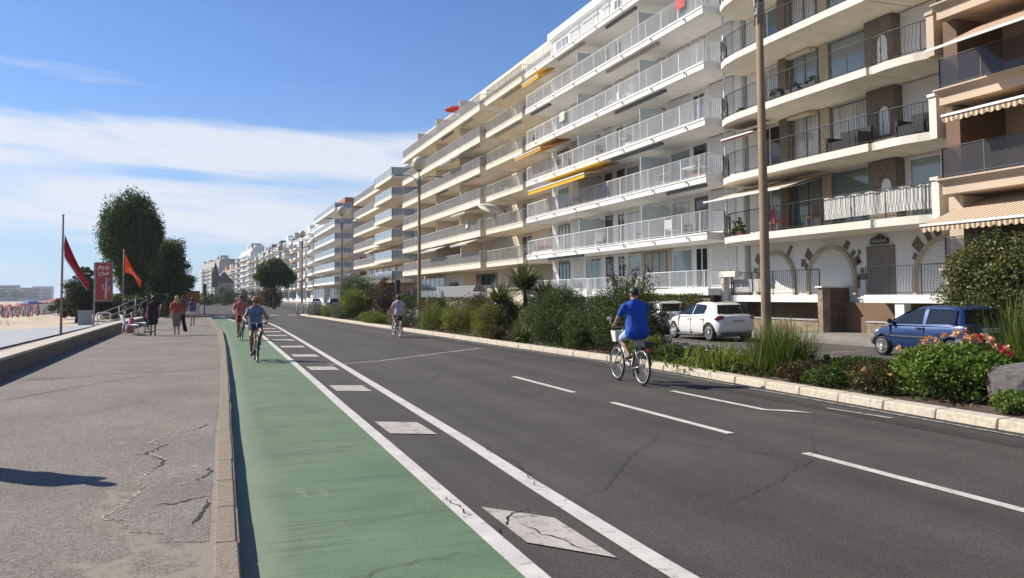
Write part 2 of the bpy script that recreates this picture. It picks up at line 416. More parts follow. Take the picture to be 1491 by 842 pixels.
# --- kerbs: stone after stone with open joints
kb = MB()
y = -6
while y < 78:
    l = 1.0; y1 = min(78.2, y+l-.012)
    for z0,z1,in_ in ((-.05,.128,0),(.128,.144,.012)):
        a0,a1 = interp(KERB_L,y),interp(KERB_L,y1); w = .185 if y<30 else .26
        j = rng.uniform(-.006,.006)
        kb.add([(a0-w+in_,y,z0),(a0-in_+j,y,z0),(a1-in_+j,y1,z0),(a1-w+in_,y1,z0),(a0-w+in_*2,y,z1),(a0-in_*2+j,y,z1),(a1-in_*2+j,y1,z1),(a1-w+in_*2,y1,z1)],
           [(0,3,2,1),(4,5,6,7),(0,1,5,4),(1,2,6,5),(2,3,7,6),(3,0,4,7)])
    y += l
kbo = struct('kerb', kb, m_kerb)
bv = kbo.modifiers.new('b','BEVEL'); bv.width = .012; bv.segments = 2
kr = MB(); y = -6
while y < 79:
    l = 1.0; y1 = y+l-.015; a0,a1 = interp(KERB_R,y),interp(KERB_R,y1); w=.30; j = rng.uniform(-.008,.008)
    kr.add([(a0+j,y,-.05),(a0+w,y,-.05),(a1+w,y1,-.05),(a1+j,y1,-.05),(a0+.03+j,y,.13),(a0+w,y,.14),(a1+w,y1,.14),(a1+.03+j,y1,.13)],
           [(0,3,2,1),(4,5,6,7),(0,1,5,4),(1,2,6,5),(2,3,7,6),(3,0,4,7)])
    y += l
kro = struct('kerb', kr, m_kerbw); bv = kro.modifiers.new('b','BEVEL'); bv.width=.025; bv.segments=3
kr2 = MB(); kr2.box(13.75,-6,-.05,14.0,79,.12); struct('kerb', kr2, m_kerbw)
so = MB(); yy=[-6+i*5 for i in range(17)]+[79]
so.sheet([(interp(KERB_R,y)+.3,y) for y in yy], [(13.76,y) for y in yy], .10)
struct('planting_bed', so, m_soil)
# --- lane paint and markings
gl = [-6,2,5,7.4,10,14,18,24,30,36,41.7,49,56,63,70,78]
s = MB(); s.sheet([(interp(KERB_L,y)-.02,y) for y in gl], [(interp(LINE_B,y),y) for y in gl], .004); o_ = struct('cycle_lane', s, m_green); uv_ = o_.data.uv_layers.new(name='UVMap')
for lp_ in o_.data.loops: uv_.data[lp_.index].uv = (float(lp_.vertex_index % 2), 0.)
s = MB(); s.sheet([(interp(LINE_B,y)-.075,y) for y in gl], [(interp(LINE_B,y)+.075,y) for y in gl], .011)
s.sheet([(interp(LINE_A,y)-.085,y) for y in gl], [(interp(LINE_A,y)+.085,y) for y in gl], .011)
dm = MB()
def para(x0,x1,y0,y1,slant,_=0): dm.add([(x0,y0+slant,.011),(x0,y1+slant,.011),(x1,y1,.011),(x1,y0,.011)],[(0,3,2,1)])
for y in (5.1,10.4,15.5,20.2,24.9,29.6,34.3,38.5,42.8,47):
    xb = interp(LINE_B,y)+.20; xa = interp(LINE_A,y)-.22
    para(xb,xa,y,y+1.08,.55 if y<8 else .30,1)
for (y0,y1) in ((4.6-4.2,7.6),(9.0,12.3),(13.8,17.0)): s.box(6.20,y0,.007,6.31,y1,.011)
s.box(6.2,-6,.007,6.31,-2.5,.011)
s.add([(7.92,10.6,.011),(8.04,10.6,.011),(8.04,13.3,.011),(7.92,13.3,.011)],[(0,1,2,3)])
s.add([(7.92,10.6,.011),(8.42,10.02,.011),(8.30,10.4,.011),(8.04,10.6,.011)],[(0,1,2,3)])
struct('road_marking', s, m_line)
m_dia, nt, b = nt_mat('worn_diamond_paint'); v = coords(nt)
c = mix(nt, ramp(nt, [(.52, 0.), (.64, .9)], noise(nt, v, 8, 9, .74)), ramp(nt, [(.3, (.34,.315,.28)), (.7, (.45,.425,.385))], noise(nt, v, 3, 5)), (.14,.13,.12))
nt.links.new(c, b.inputs['Base Color']); b.inputs['Roughness'].default_value = .85
struct('road_marking', dm, m_dia)
s = MB()
ry = [-6,0,5,7.6,10,13.2,17,20,26,35,48,60,78]
s.sheet([(interp(KERB_R,y)-.27,y) for y in ry], [(interp(KERB_R,y)-.20,y) for y in ry], .010)
s.add([(8.93,10.4,.0105),(9.0,10.4,.0105),(9.14,9.2,.0105),(9.04,9.2,.0105)],[(3,2,1,0)])
ribbon(s, [(2.9,21.8),(4.4,22.6),(6.3,24.4),(8.6,26.5)], .16, .008, .01, .2, False, 9, .3)
for k in range(5): s.box(.6-k*1.1*.0+ k*1.6, 79.3, .007, 1.4+k*1.6, 82.3, .0105)
struct('faded_marking', s, m_lineold)
s = MB()
s.sheet([(interp(KERB_R,y)-.9,y) for y in ry], [(interp(KERB_R,y)-.62,y) for y in ry], .005)
s.sheet([(interp(KERB_R,y)-.20,y) for y in ry], [(interp(KERB_R,y)-.02,y) for y in ry], .005)
struct('gutter_band', s, m_tyre_mark)
s = MB()
for k,(pts,w) in enumerate([([(2.6,6.5),(3.4,6.9),(4.4,8.2),(5.6,9.5)],.014),([(2.05,5.9),(2.3,6.4),(2.6,6.6)],.03),([(2.30,6.15),(2.36,5.8),(2.45,5.6),(2.44,5.4),(2.55,5.25)],.022),
     ([(3.9,5.9),(5.1,6.6),(6.2,7.4),(7.2,8.6)],.012),([(3.3,12.5),(5,13.3),(7.2,15.8)],.016),([(5.2,9.0),(5.5,8.2),(5.9,7.6),(6.0,7.0)],.016),([(5.3,11.2),(5.4,9.8),(5.3,9.0)],.012),
     ([(1.97,7.2),(2.0,6.7),(1.95,6.4)],.02),([(.5,6.4),(1.1,6.6),(1.9,6.8)],.008),([(.6,9.7),(1.3,9.9),(1.9,10.1)],.014),([(.7,5.3),(1.2,5.5),(1.9,5.6)],.012),([(.9,13.0),(2,13.4)],.012),
     ([(3.6,28),(5,30),(6.5,34)],.03),([(4.0,16.0),(5.0,18.5),(6.8,19.5)],.02),([(3.2,9.6),(3.0,9.0),(3.1,8.4),(2.95,7.6),(2.9,7.0)],.018)]):
    ribbon(s, pts, w*.62, .0135, .02, .06, True, 40+k)
struct('road_crack', s, m_crack)
def drain(x,y,z,r): 
    d = MB(); d.lathe([(0,z+.004),(r,z+.004),(r*1.12,z+.002)],20)
    o = d.build('manhole_cover', m_metal_dark); return o
# --- beach side
wl = MB()
wy = [-6,5,15,20,29,37,44,52,59]
for y0,y1 in zip(wy,wy[1:]):
    a0,a1 = interp(PROM_L,y0),interp(PROM_L,y1)
    wl.add([(a0,y0,-.1),(a1,y1,-.1),(a1,y1,.50),(a0,y0,.50),(a0-.42,y0,.50),(a1-.42,y1,.50),(a0-.42,y0,-1.),(a1-.42,y1,-1.)],[(0,3,2,1),(3,0,0,3)][:1]+[(4,5,7,6)])
    wl.add([(a0,y0,-.1),(a0,y0,.5),(a0-.42,y0,.5),(a0-.42,y0,-1)],[(0,1,2,3)] if y0==wy[0] else [])
    wl.add([(a1,y1,-.1),(a1,y1,.5),(a1-.42,y1,.5),(a1-.42,y1,-1)],[(3,2,1,0)] if y1==wy[-1] else [])
cp = MB()
for y0,y1 in zip(wy,wy[1:]):
    k = max(1,int((y1-y0)/1.5))
    for i in range(k):
        a,b_ = y0+(y1-y0)*i/k, y0+(y1-y0)*(i+1)/k-.01
        xa,xb = interp(PROM_L,a),interp(PROM_L,b_)
        cp.add([(xa+.03,a,.50),(xb+.03,b_,.50),(xb-.47,b_,.50),(xa-.47,a,.50),(xa+.03,a,.56),(xb+.03,b_,.56),(xb-.47,b_,.56),(xa-.47,a,.56)],[(3,2,1,0)[::-1],(4,5,6,7)[::-1],(0,1,5,4)[::-1],(1,2,6,5)[::-1],(2,3,7,6)[::-1],(3,0,4,7)[::-1]])
w_root = thing('low_wall', 'long low concrete parapet wall with pale coping along the beach edge of the promenade', 'wall', (-4.2,20,.14))
wl.build('wall_face', M('wall_shaded_concrete',(.17,.15,.125),.9,.3,1.2,.5,30), w_root); cp.build('coping', M('coping_stone',(.46,.42,.35),.85,.12,2,.3,50), w_root)  # face colour darkened to stand for its shadowed side
# strip behind the wall, slipway, sand
st = MB(); st.sheet([(-6.9,-6),(-6.9,80)],[(-4.5,-6),(-3.2,80)],.10); struct('beach_path', st, m_pave)
sl = MB(); sl.add([(-6.7,14,.16),(-6.3,58,.16),(-13.5,52,-.1),(-20,26,-.3),(-20,14,-.3)],[(0,4,3,2,1)][:1]); struct('slipway', sl, m_slip)
sd = MB(); gx = [-6.6,-8,-10,-12,-14,-16,-18,-20,-23,-26,-30,-36,-44,-55,-70,-90,-120,-165]; gy=[-6,6,14,20,26,32,38,44,50,56,62,70,80,95,110,130,160,200,260,340,430]
vs=[]
for y in gy:
    for x in gx:
        d_ = -x-6.6
        z = .05 - min(2.0, d_*.055)
        if y>90: z -= 0
        if 13<d_+6.6<32 and y>28: z += .75*max(0,math.sin((d_-4)/14*math.pi))*(.75+.5*math.sin(x*1.7+y*.6)+.25*math.sin(y*1.3))*.6
        vs.append((x + (0 if y<200 else bend(y)*.9),y,max(z,-2.05)+(rng.uniform(-.05,.05) if d_>1 else 0)))
nx=len(gx); sd.add(vs,[(j*nx+i, (j+1)*nx+i,(j+1)*nx+i+1, j*nx+i+1) for j in range(len(gy)-1) for i in range(nx-1)],True)
struct('sand', sd, m_sand)
# ================================================================ BUILDINGS
def glassmat(name, c, rough=.04, ior=1.75, alpha=None):
    m, nt, b = nt_mat(name); b.inputs['Base Color'].default_value = rgb(c); b.inputs['Roughness'].default_value = rough
    b.inputs['IOR'].default_value = ior
    if alpha is not None: b.inputs['Alpha'].default_value = alpha
    return m
g_dark = glassmat('window_glass_dark', (.018,.026,.03)); g_teal = glassmat('window_glass_teal', (.10,.155,.16)); g_blue = glassmat('window_glass_blue', (.21,.265,.28))
m_curt, nt, b = nt_mat('curtained_glass'); v = coords(nt, (1,14,.4))
nt.links.new(ramp(nt, [(.35,(.24,.25,.25)),(.65,(.48,.48,.46))], noise(nt, v, 1.0, 3)), b.inputs['Base Color']); b.inputs['Roughness'].default_value=.06; b.inputs['IOR'].default_value=1.6
def slatmat(name, c, n=22):
    m, nt, b = nt_mat(name); t = nt.nodes.new('ShaderNodeTexWave'); t.bands_direction='Z'; t.inputs['Scale'].default_value=n/6.28*1.0
    nt.links.new(coords(nt), t.inputs['Vector'])
    nt.links.new(ramp(nt,[(.0,[x*.72 for x in c]),(.25,c),(1,c)], t.outputs['Fac']), b.inputs['Base Color']); b.inputs['Roughness'].default_value=.6
    bump(nt,b,t.outputs['Fac'],.5,.02); return m
m_shut = slatmat('roller_shutter', (.60,.60,.58)); m_shut2 = slatmat('roller_shutter_beige', (.45,.40,.33))
m_wallw = M('white_render', (.68,.68,.665), .85, .05, .5, .15, 60, streak=True)
m_slabw = M('white_slab_paint', (.75,.74,.71), .8, .09, 1.6, .1, 50, streak=True)
m_slabc = M('cream_slab_paint', (.70,.655,.565), .8, .10, 1.6, .1, 50, streak=True)
m_walld = M('beige_render', (.56,.49,.38), .85, .08, .6, .15, 60, streak=True)
m_slabd = M('beige_slab_paint', (.70,.635,.52), .8, .10, 1.6, .1, 50, streak=True)
m_peach = M('peach_render', (.52,.42,.315), .85, .08, .8, .15, 60, streak=True)
m_brown = M('brown_render', (.16,.10,.06), .85, .15, 1.0, .2, 50)
m_pink = M('pink_brown_render', (.42,.25,.18), .85, .1, .8, .15, 60)
m_railw = M('white_railing_paint', (.66,.67,.67), .5, .05, 2)
m_railg = M('grey_railing_paint', (.42,.43,.43), .5, .06, 2)
m_railk = M('black_iron', (.02,.024,.026), .5, .2, 8)
m_framew = M('white_window_frame', (.66,.66,.65), .45, .05, 3)
m_framed = M('dark_window_frame', (.10,.105,.11), .4, .15, 4)
m_taupe = M('taupe_stone_facing', (.155,.13,.10), .9, .35, 9, .6, 30)
m_tan = M('tan_render', (.40,.335,.25), .9, .1, 2, .2, 40)
m_smoke = glassmat('smoked_glass_parapet', (.07,.065,.07), .05, 1.5, .5)
m_bluep = glassmat('pale_blue_glass_parapet', (.27,.35,.40), .12, 1.5, .88)
m_frost = glassmat('frosted_partition', (.48,.52,.52), .25, 1.5)
def fabric(name, c, var=.05, trans=.25):
    m, nt, b = nt_mat(name); f = noise(nt, coords(nt), 3, 4)
    c_ = ramp(nt,[(.3,[x*(1-var) for x in c]),(.7,[min(1,x*(1+var)) for x in c])],f); nt.links.new(c_, b.inputs['Base Color']); b.inputs['Roughness'].default_value=.85
    t = nt.nodes.new('ShaderNodeBsdfTranslucent'); nt.links.new(c_, t.inputs['Color']); mx = nt.nodes.new('ShaderNodeMixShader'); mx.inputs[0].default_value=trans
    nt.links.new(b.outputs[0],mx.inputs[1]); nt.links.new(t.outputs[0],mx.inputs[2]); nt.links.new(mx.outputs[0], nt.nodes['Material Output'].inputs['Surface']); return m
f_yellow = fabric('yellow_awning_fabric', (.80,.50,.02)); f_orange = fabric('orange_awning_fabric', (.70,.36,.05)); f_cream = fabric('cream_awning_fabric', (.66,.58,.46)); f_peach = fabric('peach_awning_fabric', (.56,.40,.28))
f_white = fabric('white_fabric', (.72,.71,.67)); f_red = fabric('red_fabric', (.55,.03,.03)); f_brown = fabric('brown_awning_fabric', (.20,.08,.06))
m_stripe, nt, b = nt_mat('striped_awning_fabric'); t = nt.nodes.new('ShaderNodeTexWave'); t.bands_direction='Y'; t.inputs['Scale'].default_value=1.9
nt.links.new(coords(nt), t.inputs['Vector']); nt.links.new(ramp(nt,[(.48,(.62,.50,.36)),(.52,(.24,.17,.11))], t.outputs['Fac']), b.inputs['Base Color']); b.inputs['Roughness'].default_value=.9
# irregular stone wall
def stonemat(name, lo, hi, sc=(2.6,2.6,4.2), joint=(.2,.17,.13)):
    m, nt, b = nt_mat(name); 
    sep_ = nt.nodes.new('ShaderNodeTexCoord'); cb = nt.nodes.new('ShaderNodeCombineXYZ'); sx = nt.nodes.new('ShaderNodeSeparateXYZ'); nt.links.new(sep_.outputs['Object'], sx.inputs[0])
    a = nt.nodes.new('ShaderNodeMath'); a.operation='ADD'; nt.links.new(sx.outputs['X'],a.inputs[0]); nt.links.new(sx.outputs['Y'],a.inputs[1])
    nt.links.new(a.outputs[0], cb.inputs[0]); nt.links.new(sx.outputs['Z'], cb.inputs[1])
    br = nt.nodes.new('ShaderNodeTexBrick'); nt.links.new(cb.outputs[0], br.inputs['Vector']); br.inputs['Scale'].default_value=3.4; br.inputs['Mortar Size'].default_value=.018
    br.inputs['Brick Width'].default_value=1.05; br.inputs['Row Height'].default_value=.52; br.inputs['Color1'].default_value=rgb(lo); br.inputs['Color2'].default_value=rgb(hi); br.inputs['Mortar'].default_value=rgb(joint)
    br.squash=1.6; br.squash_frequency=3
    c = mix(nt,1.,br.outputs['Color'], ramp(nt,[(.3,.7),(.7,1.25)],noise(nt,coords(nt),7,5)),'MULTIPLY'); nt.links.new(c,b.inputs['Base Color']); b.inputs['Roughness'].default_value=.9
    bump(nt,b,mix(nt,.5,br.outputs['Fac'],noise(nt,coords(nt),18,4)),.6,-.03); return m
m_stone = stonemat('rubble_stone', (.32,.255,.18), (.21,.16,.115)); m_stone_shade = stonemat('shaded_rubble_stone', (.15,.105,.075), (.10,.07,.05), joint=(.07,.05,.04))  # second one is the same stone with shade put into its colours

def bars_rail(mb, pts, z, h, gap, r=.009, posts=1.4, belly=0., postr=.018, top=.022):
    """railing of upright bars along a polyline of (x,y); belly bulges outwards to -x"""
    P=[Vector((x,y,0)) for x,y in pts]
    mb.tube([p+Vector((0,0,z+h)) for p in P], top, 6); mb.tube([p+Vector((0,0,z+.08)) for p in P], top*.8, 5)
    acc=0.; pacc=0.
    for a,b_ in zip(P,P[1:]):
        d=(b_-a); L=d.length; d.normalize(); nrm=Vector((-d.y,d.x,0)); 
        if nrm.x>0: nrm=-nrm
        t=acc
        while t<L:
            p=a+d*t
            if belly:
                mb.tube([p+Vector((0,0,z+.08))+nrm*.02, p+nrm*belly+Vector((0,0,z+.26)), p+nrm*belly*.55+Vector((0,0,z+.45)), p+Vector((0,0,z+.62)), p+Vector((0,0,z+h))], r, 3, cap=False)
            else: mb.box(p.x-r,p.y-r,z+.08,p.x+r,p.y+r,z+h)
            t+=gap
        acc=t-L
        t=pacc
        while t<L:
            p=a+d*t; mb.box(p.x-postr,p.y-postr,z,p.x+postr,p.y+postr,z+h); t+=posts
        pacc=t-L
    for p in (P[0],P[-1]): mb.box(p.x-postr,p.y-postr,z,p.x+postr,p.y+postr,z+h+.01)
def panel_rail(mb, pts, z, h, gap=1.4, fr=.03):
    """frame posts and rail of a panelled parapet"""
    P=[Vector((x,y,0)) for x,y in pts]
    mb.tube([p+Vector((0,0,z+h)) for p in P], fr, 6); mb.tube([p+Vector((0,0,z+.1)) for p in P], fr, 6)
    for a,b_ in zip(P,P[1:]):
        k=max(1,round((b_-a).length/gap))
        for i in range(k+1):
            p=a.lerp(b_,i/k); mb.box(p.x-fr,p.y-fr,z,p.x+fr,p.y+fr,z+h)
def panels(mb, pts, z0, z1, t=.012):
    for a,b_ in zip(pts,pts[1:]):
        d=Vector((b_[0]-a[0],b_[1]-a[1],0)).normalized(); n_=Vector((-d.y,d.x,0))*t
        q=[Vector((a[0],a[1],0))+n_,Vector((b_[0],b_[1],0))+n_,Vector((b_[0],b_[1],0))-n_,Vector((a[0],a[1],0))-n_]
        mb.add([p+Vector((0,0,z0)) for p in q]+[p+Vector((0,0,z1)) for p in q],[(3,2,1,0),(4,5,6,7),(0,1,5,4),(1,2,6,5),(2,3,7,6),(3,0,4,7)])
def window(root, X, y0, y1, z0, z1, n=2, frame=None, pane=None, simple=False):
    """window on a wall facing -X at X"""
    fr = MB(); t=.055
    fr.box(X-.07,y0,z0,X+.01,y0+t,z1).box(X-.07,y1-t,z0,X+.01,y1,z1).box(X-.07,y0+t,z1-t,X+.01,y1-t,z1).box(X-.07,y0+t,z0,X+.01,y1-t,z0+t)
    for i in range(1,n):
        yc=y0+(y1-y0)*i/n; fr.box(X-.065,yc-t/2,z0+t,X+.01,yc+t/2,z1-t)
    f = fr.build('window', frame or m_framed, root)
    p = MB().box(X-.035,y0+t,z0+t,X+.005,y1-t,z1-t).build('pane', pane or g_dark, f)
    return f
def side_window(root, Y, x0, x1, z0, z1, frame=None, pane=None):
    fr = MB(); t=.06
    fr.box(x0,Y-.06,z0,x0+t,Y+.01,z1).box(x1-t,Y-.06,z0,x1,Y+.01,z1).box(x0+t,Y-.06,z1-t,x1-t,Y+.01,z1).box(x0+t,Y-.06,z0,x1-t,Y+.01,z0+t)
    f = fr.build('window', frame or m_framew, root); MB().box(x0+t,Y-.03,z0+t,x1-t,Y+.005,z1-t).build('pane', pane or g_dark, f)
def shutter(root, X, y0, y1, z0, z1, mat=None):
    return MB().box(X-.045,y0,z0,X+.01,y1,z1).box(X-.12,y0-.03,z1-.0,X+.01,y1+.03,z1+.16).build('roller_shutter', mat or m_shut, root)
def awning(root, X, y0, y1, z, out, drop, fab, valance=.18, scallop=False, arms=True):
    """fabric from (X,z) sloping out to (X-out, z-drop)"""
    mb=MB(); k=1
    xo=X-out; zo=z-drop
    mb.add([(X,y0,z),(X,y1,z),(xo,y1,zo),(xo,y0,zo),(X,y0,z+.012),(X,y1,z+.012),(xo,y1,zo+.012),(xo,y0,zo+.012)],[(0,1,2,3),(7,6,5,4),(0,3,7,4),(1,5,6,2),(3,2,6,7),(0,4,5,1)])
    if scallop:
        nsc=max(4,int((y1-y0)/.24)); w=(y1-y0)/nsc
        for i in range(nsc):
            ya=y0+i*w; pts=[(ya,zo)]+[(ya+w*.5-w*.5*math.cos(a),zo-valance*(.55+.45*math.sin(a))) for a in (0,.5,1.05,1.57,2.09,2.64,3.14)]+[(ya+w,zo)]
            mb.prism([(p[0],p[1]) for p in pts],'x',xo-.012,xo)
    elif valance: mb.box(xo-.012,y0,zo-valance,xo,y1,zo)
    a = mb.build('awning', fab, root)
    hb=MB().box(xo-.05,y0-.02,zo-.02,xo+.0-.013,y1+.02,zo+.05)
    if arms:
        for yy in (y0+.25,y1-.25): hb.tube([(X,yy,z-.12),((X+xo)/2,yy+.2,(z+zo)/2-.12),(xo,yy,zo)],.02,6)
    hb.build('front_bar', m_white, a); return a
def case(root, X, y0, y1, z):
    return MB().box(X,y0,z-.15,X+.14,y1,z-.003).tube([(X+.07,y0-.06,z-.08),(X+.07,y1+.06,z-.08)],.05,8).build('awning_case', m_framed if rng.random()<.6 else M('awning_case_paint',(.42,.36,.30),.6), root)

# ---- building C: white long block
def white_block():
    root = thing('apartment_building','long white apartment block with white balcony bars and bright yellow awnings','building',(22.9,43,.26))
    Y0,Y1=31.72,54.2; Xf,Xw=21.0,23.0
    MB().box(Xw,Y0+.02,.26,34,Y1,20.0).build('wall', m_wallw, root)
    rf=MB().box(Xw-.25,Y0,20.0,34.2,Y1,20.5).build('roof', m_slabw, root)
    MB().box(26,36,20.5,30,40,21.6).build('chimney', m_wallw, rf); MB().box(26.5,48,20.5,29,50,21.9).build('chimney', m_wallw, rf)
    lev=[4.2,6.8,9.4,12.0,14.57,17.17]
    r=random.Random(5)
    MB().tube([(22.0,31.62,.3),(22.0,31.62,20)],.055,10).build('downpipe', m_white, root)
    for li,z in enumerate(lev):
        sl_=MB().box(Xf,Y0,z,Xw+.1,Y1,z+.33).box(Xf-.035,Y0-.03,z+.262,Xf+.2,Y1,z+.336)
        for k in range(7): sl_.box(Xf-.14,33.2+k*3.15,z+.14,Xf,33.29+k*3.15,z+.2).box(Xf-.15,33.2+k*3.15,z+.05,Xf-.1,33.29+k*3.15,z+.2)
        b_=sl_.build('balcony', m_slabw, root)
        rl=MB(); bars_rail(rl,[(22.0,Y0+.06),(Xf+.09,Y0+.06),(Xf+.09,Y1-.05)],z+.33,1.0,.105,.0075,1.55,top=.024)
        rl.build('railing', m_railw, b_)
        if li<5:
            for yy in (38.2,46.0): MB().box(Xw-1.7,yy,z+.33,Xw,yy+.06,z+2.2).build('partition', m_frost, root)
    for li,z in enumerate([2.0]+[a+.33 for a in lev]):
        h=2.05
        lay=[(32.3,34.3,'s'),(34.6,35.7,'d'),(36.0,37.9,'f'),(38.5,40.9,'g'),(41.3,42.9,'f'),(43.2,44.1,'d'),(44.8,45.7,'d'),(46.4,48.6,'g'),(49.2,50.6,'s'),(51.2,53.0,'g')]
        for (a,b_,k) in lay:
            q=r.random()
            if k=='s' or (li>2 and q<.38): shutter(root,Xw,a,b_,z+.02,z+h)
            elif k=='f': window(root,Xw,a,b_,z+.02,z+h,1,m_framew,m_curt if q<.6 else g_blue)
            elif k=='d': window(root,Xw,a,b_,z+.02,z+h,1 if q<.5 else 2,m_framew if q>.4 else m_framed,g_dark)
            else: window(root,Xw,a,b_,z+.02,z+h,3,m_framew if q<.5 else m_framed,g_teal if q<.7 else m_curt)
    for (li,a,b_) in ((1,32.2,35.6),(2,36,41.5),(3,35.6,41),(4,36.2,42),(0,45.5,51),(3,49.3,53.6),(4,50.4,53.8),(5,38.5,42),(5,45,49)): case(root,21.25,a,b_,lev[li])
    awning(root,22.3,42.4,51.2,9.38,2.3,.72,f_yellow,.24)
    awning(root,22.3,49.2,54.0,11.98,2.2,.65,f_orange,.2)
    awning(root,22.0,51.0,54.0,17.15,1.3,.55,f_yellow,.2)
    # raised ground floor terraces
    t1=MB().box(Xf,Y0,1.69,Xw+.05,37.5,2.0).build('terrace', m_slabw, root)
    rl=MB(); bars_rail(rl,[(22.3,Y0+.1),(Xf+.06,Y0+.1),(Xf+.06,37.4)],2.0,.82,.105,.0075,1.5); rl.build('railing',m_railw,t1)
    MB().box(Xf+.12,Y0+.05,.26,Xf+.3,37.4,1.685).build('terrace_wall', m_taupe, root)
    t2=MB().box(Xf,37.6,1.25,Xw+.05,53.8,1.6).build('terrace', m_slabw, root)
    rl=MB(); bars_rail(rl,[(Xf+.06,37.7),(Xf+.06,53.7)],1.6,1.1,.12,.008,1.9); rl.build('railing',m_railw,t2)
    MB().box(Xf+.12,37.6,.26,Xf+.3,53.8,1.245).build('terrace_wall', m_wallw, root)
    for y in (38.6,41.5,44.6,47.4): MB().box(Xf+.2,y,1.62,Xf+.45,y+.26,2.7).build('terrace_post', m_white, root)
    MB().box(Xw-.03,37.9,2.0,Xw+.01,42.9,4.19).build('wall_panel', m_tan, root)
    return root
white_block()

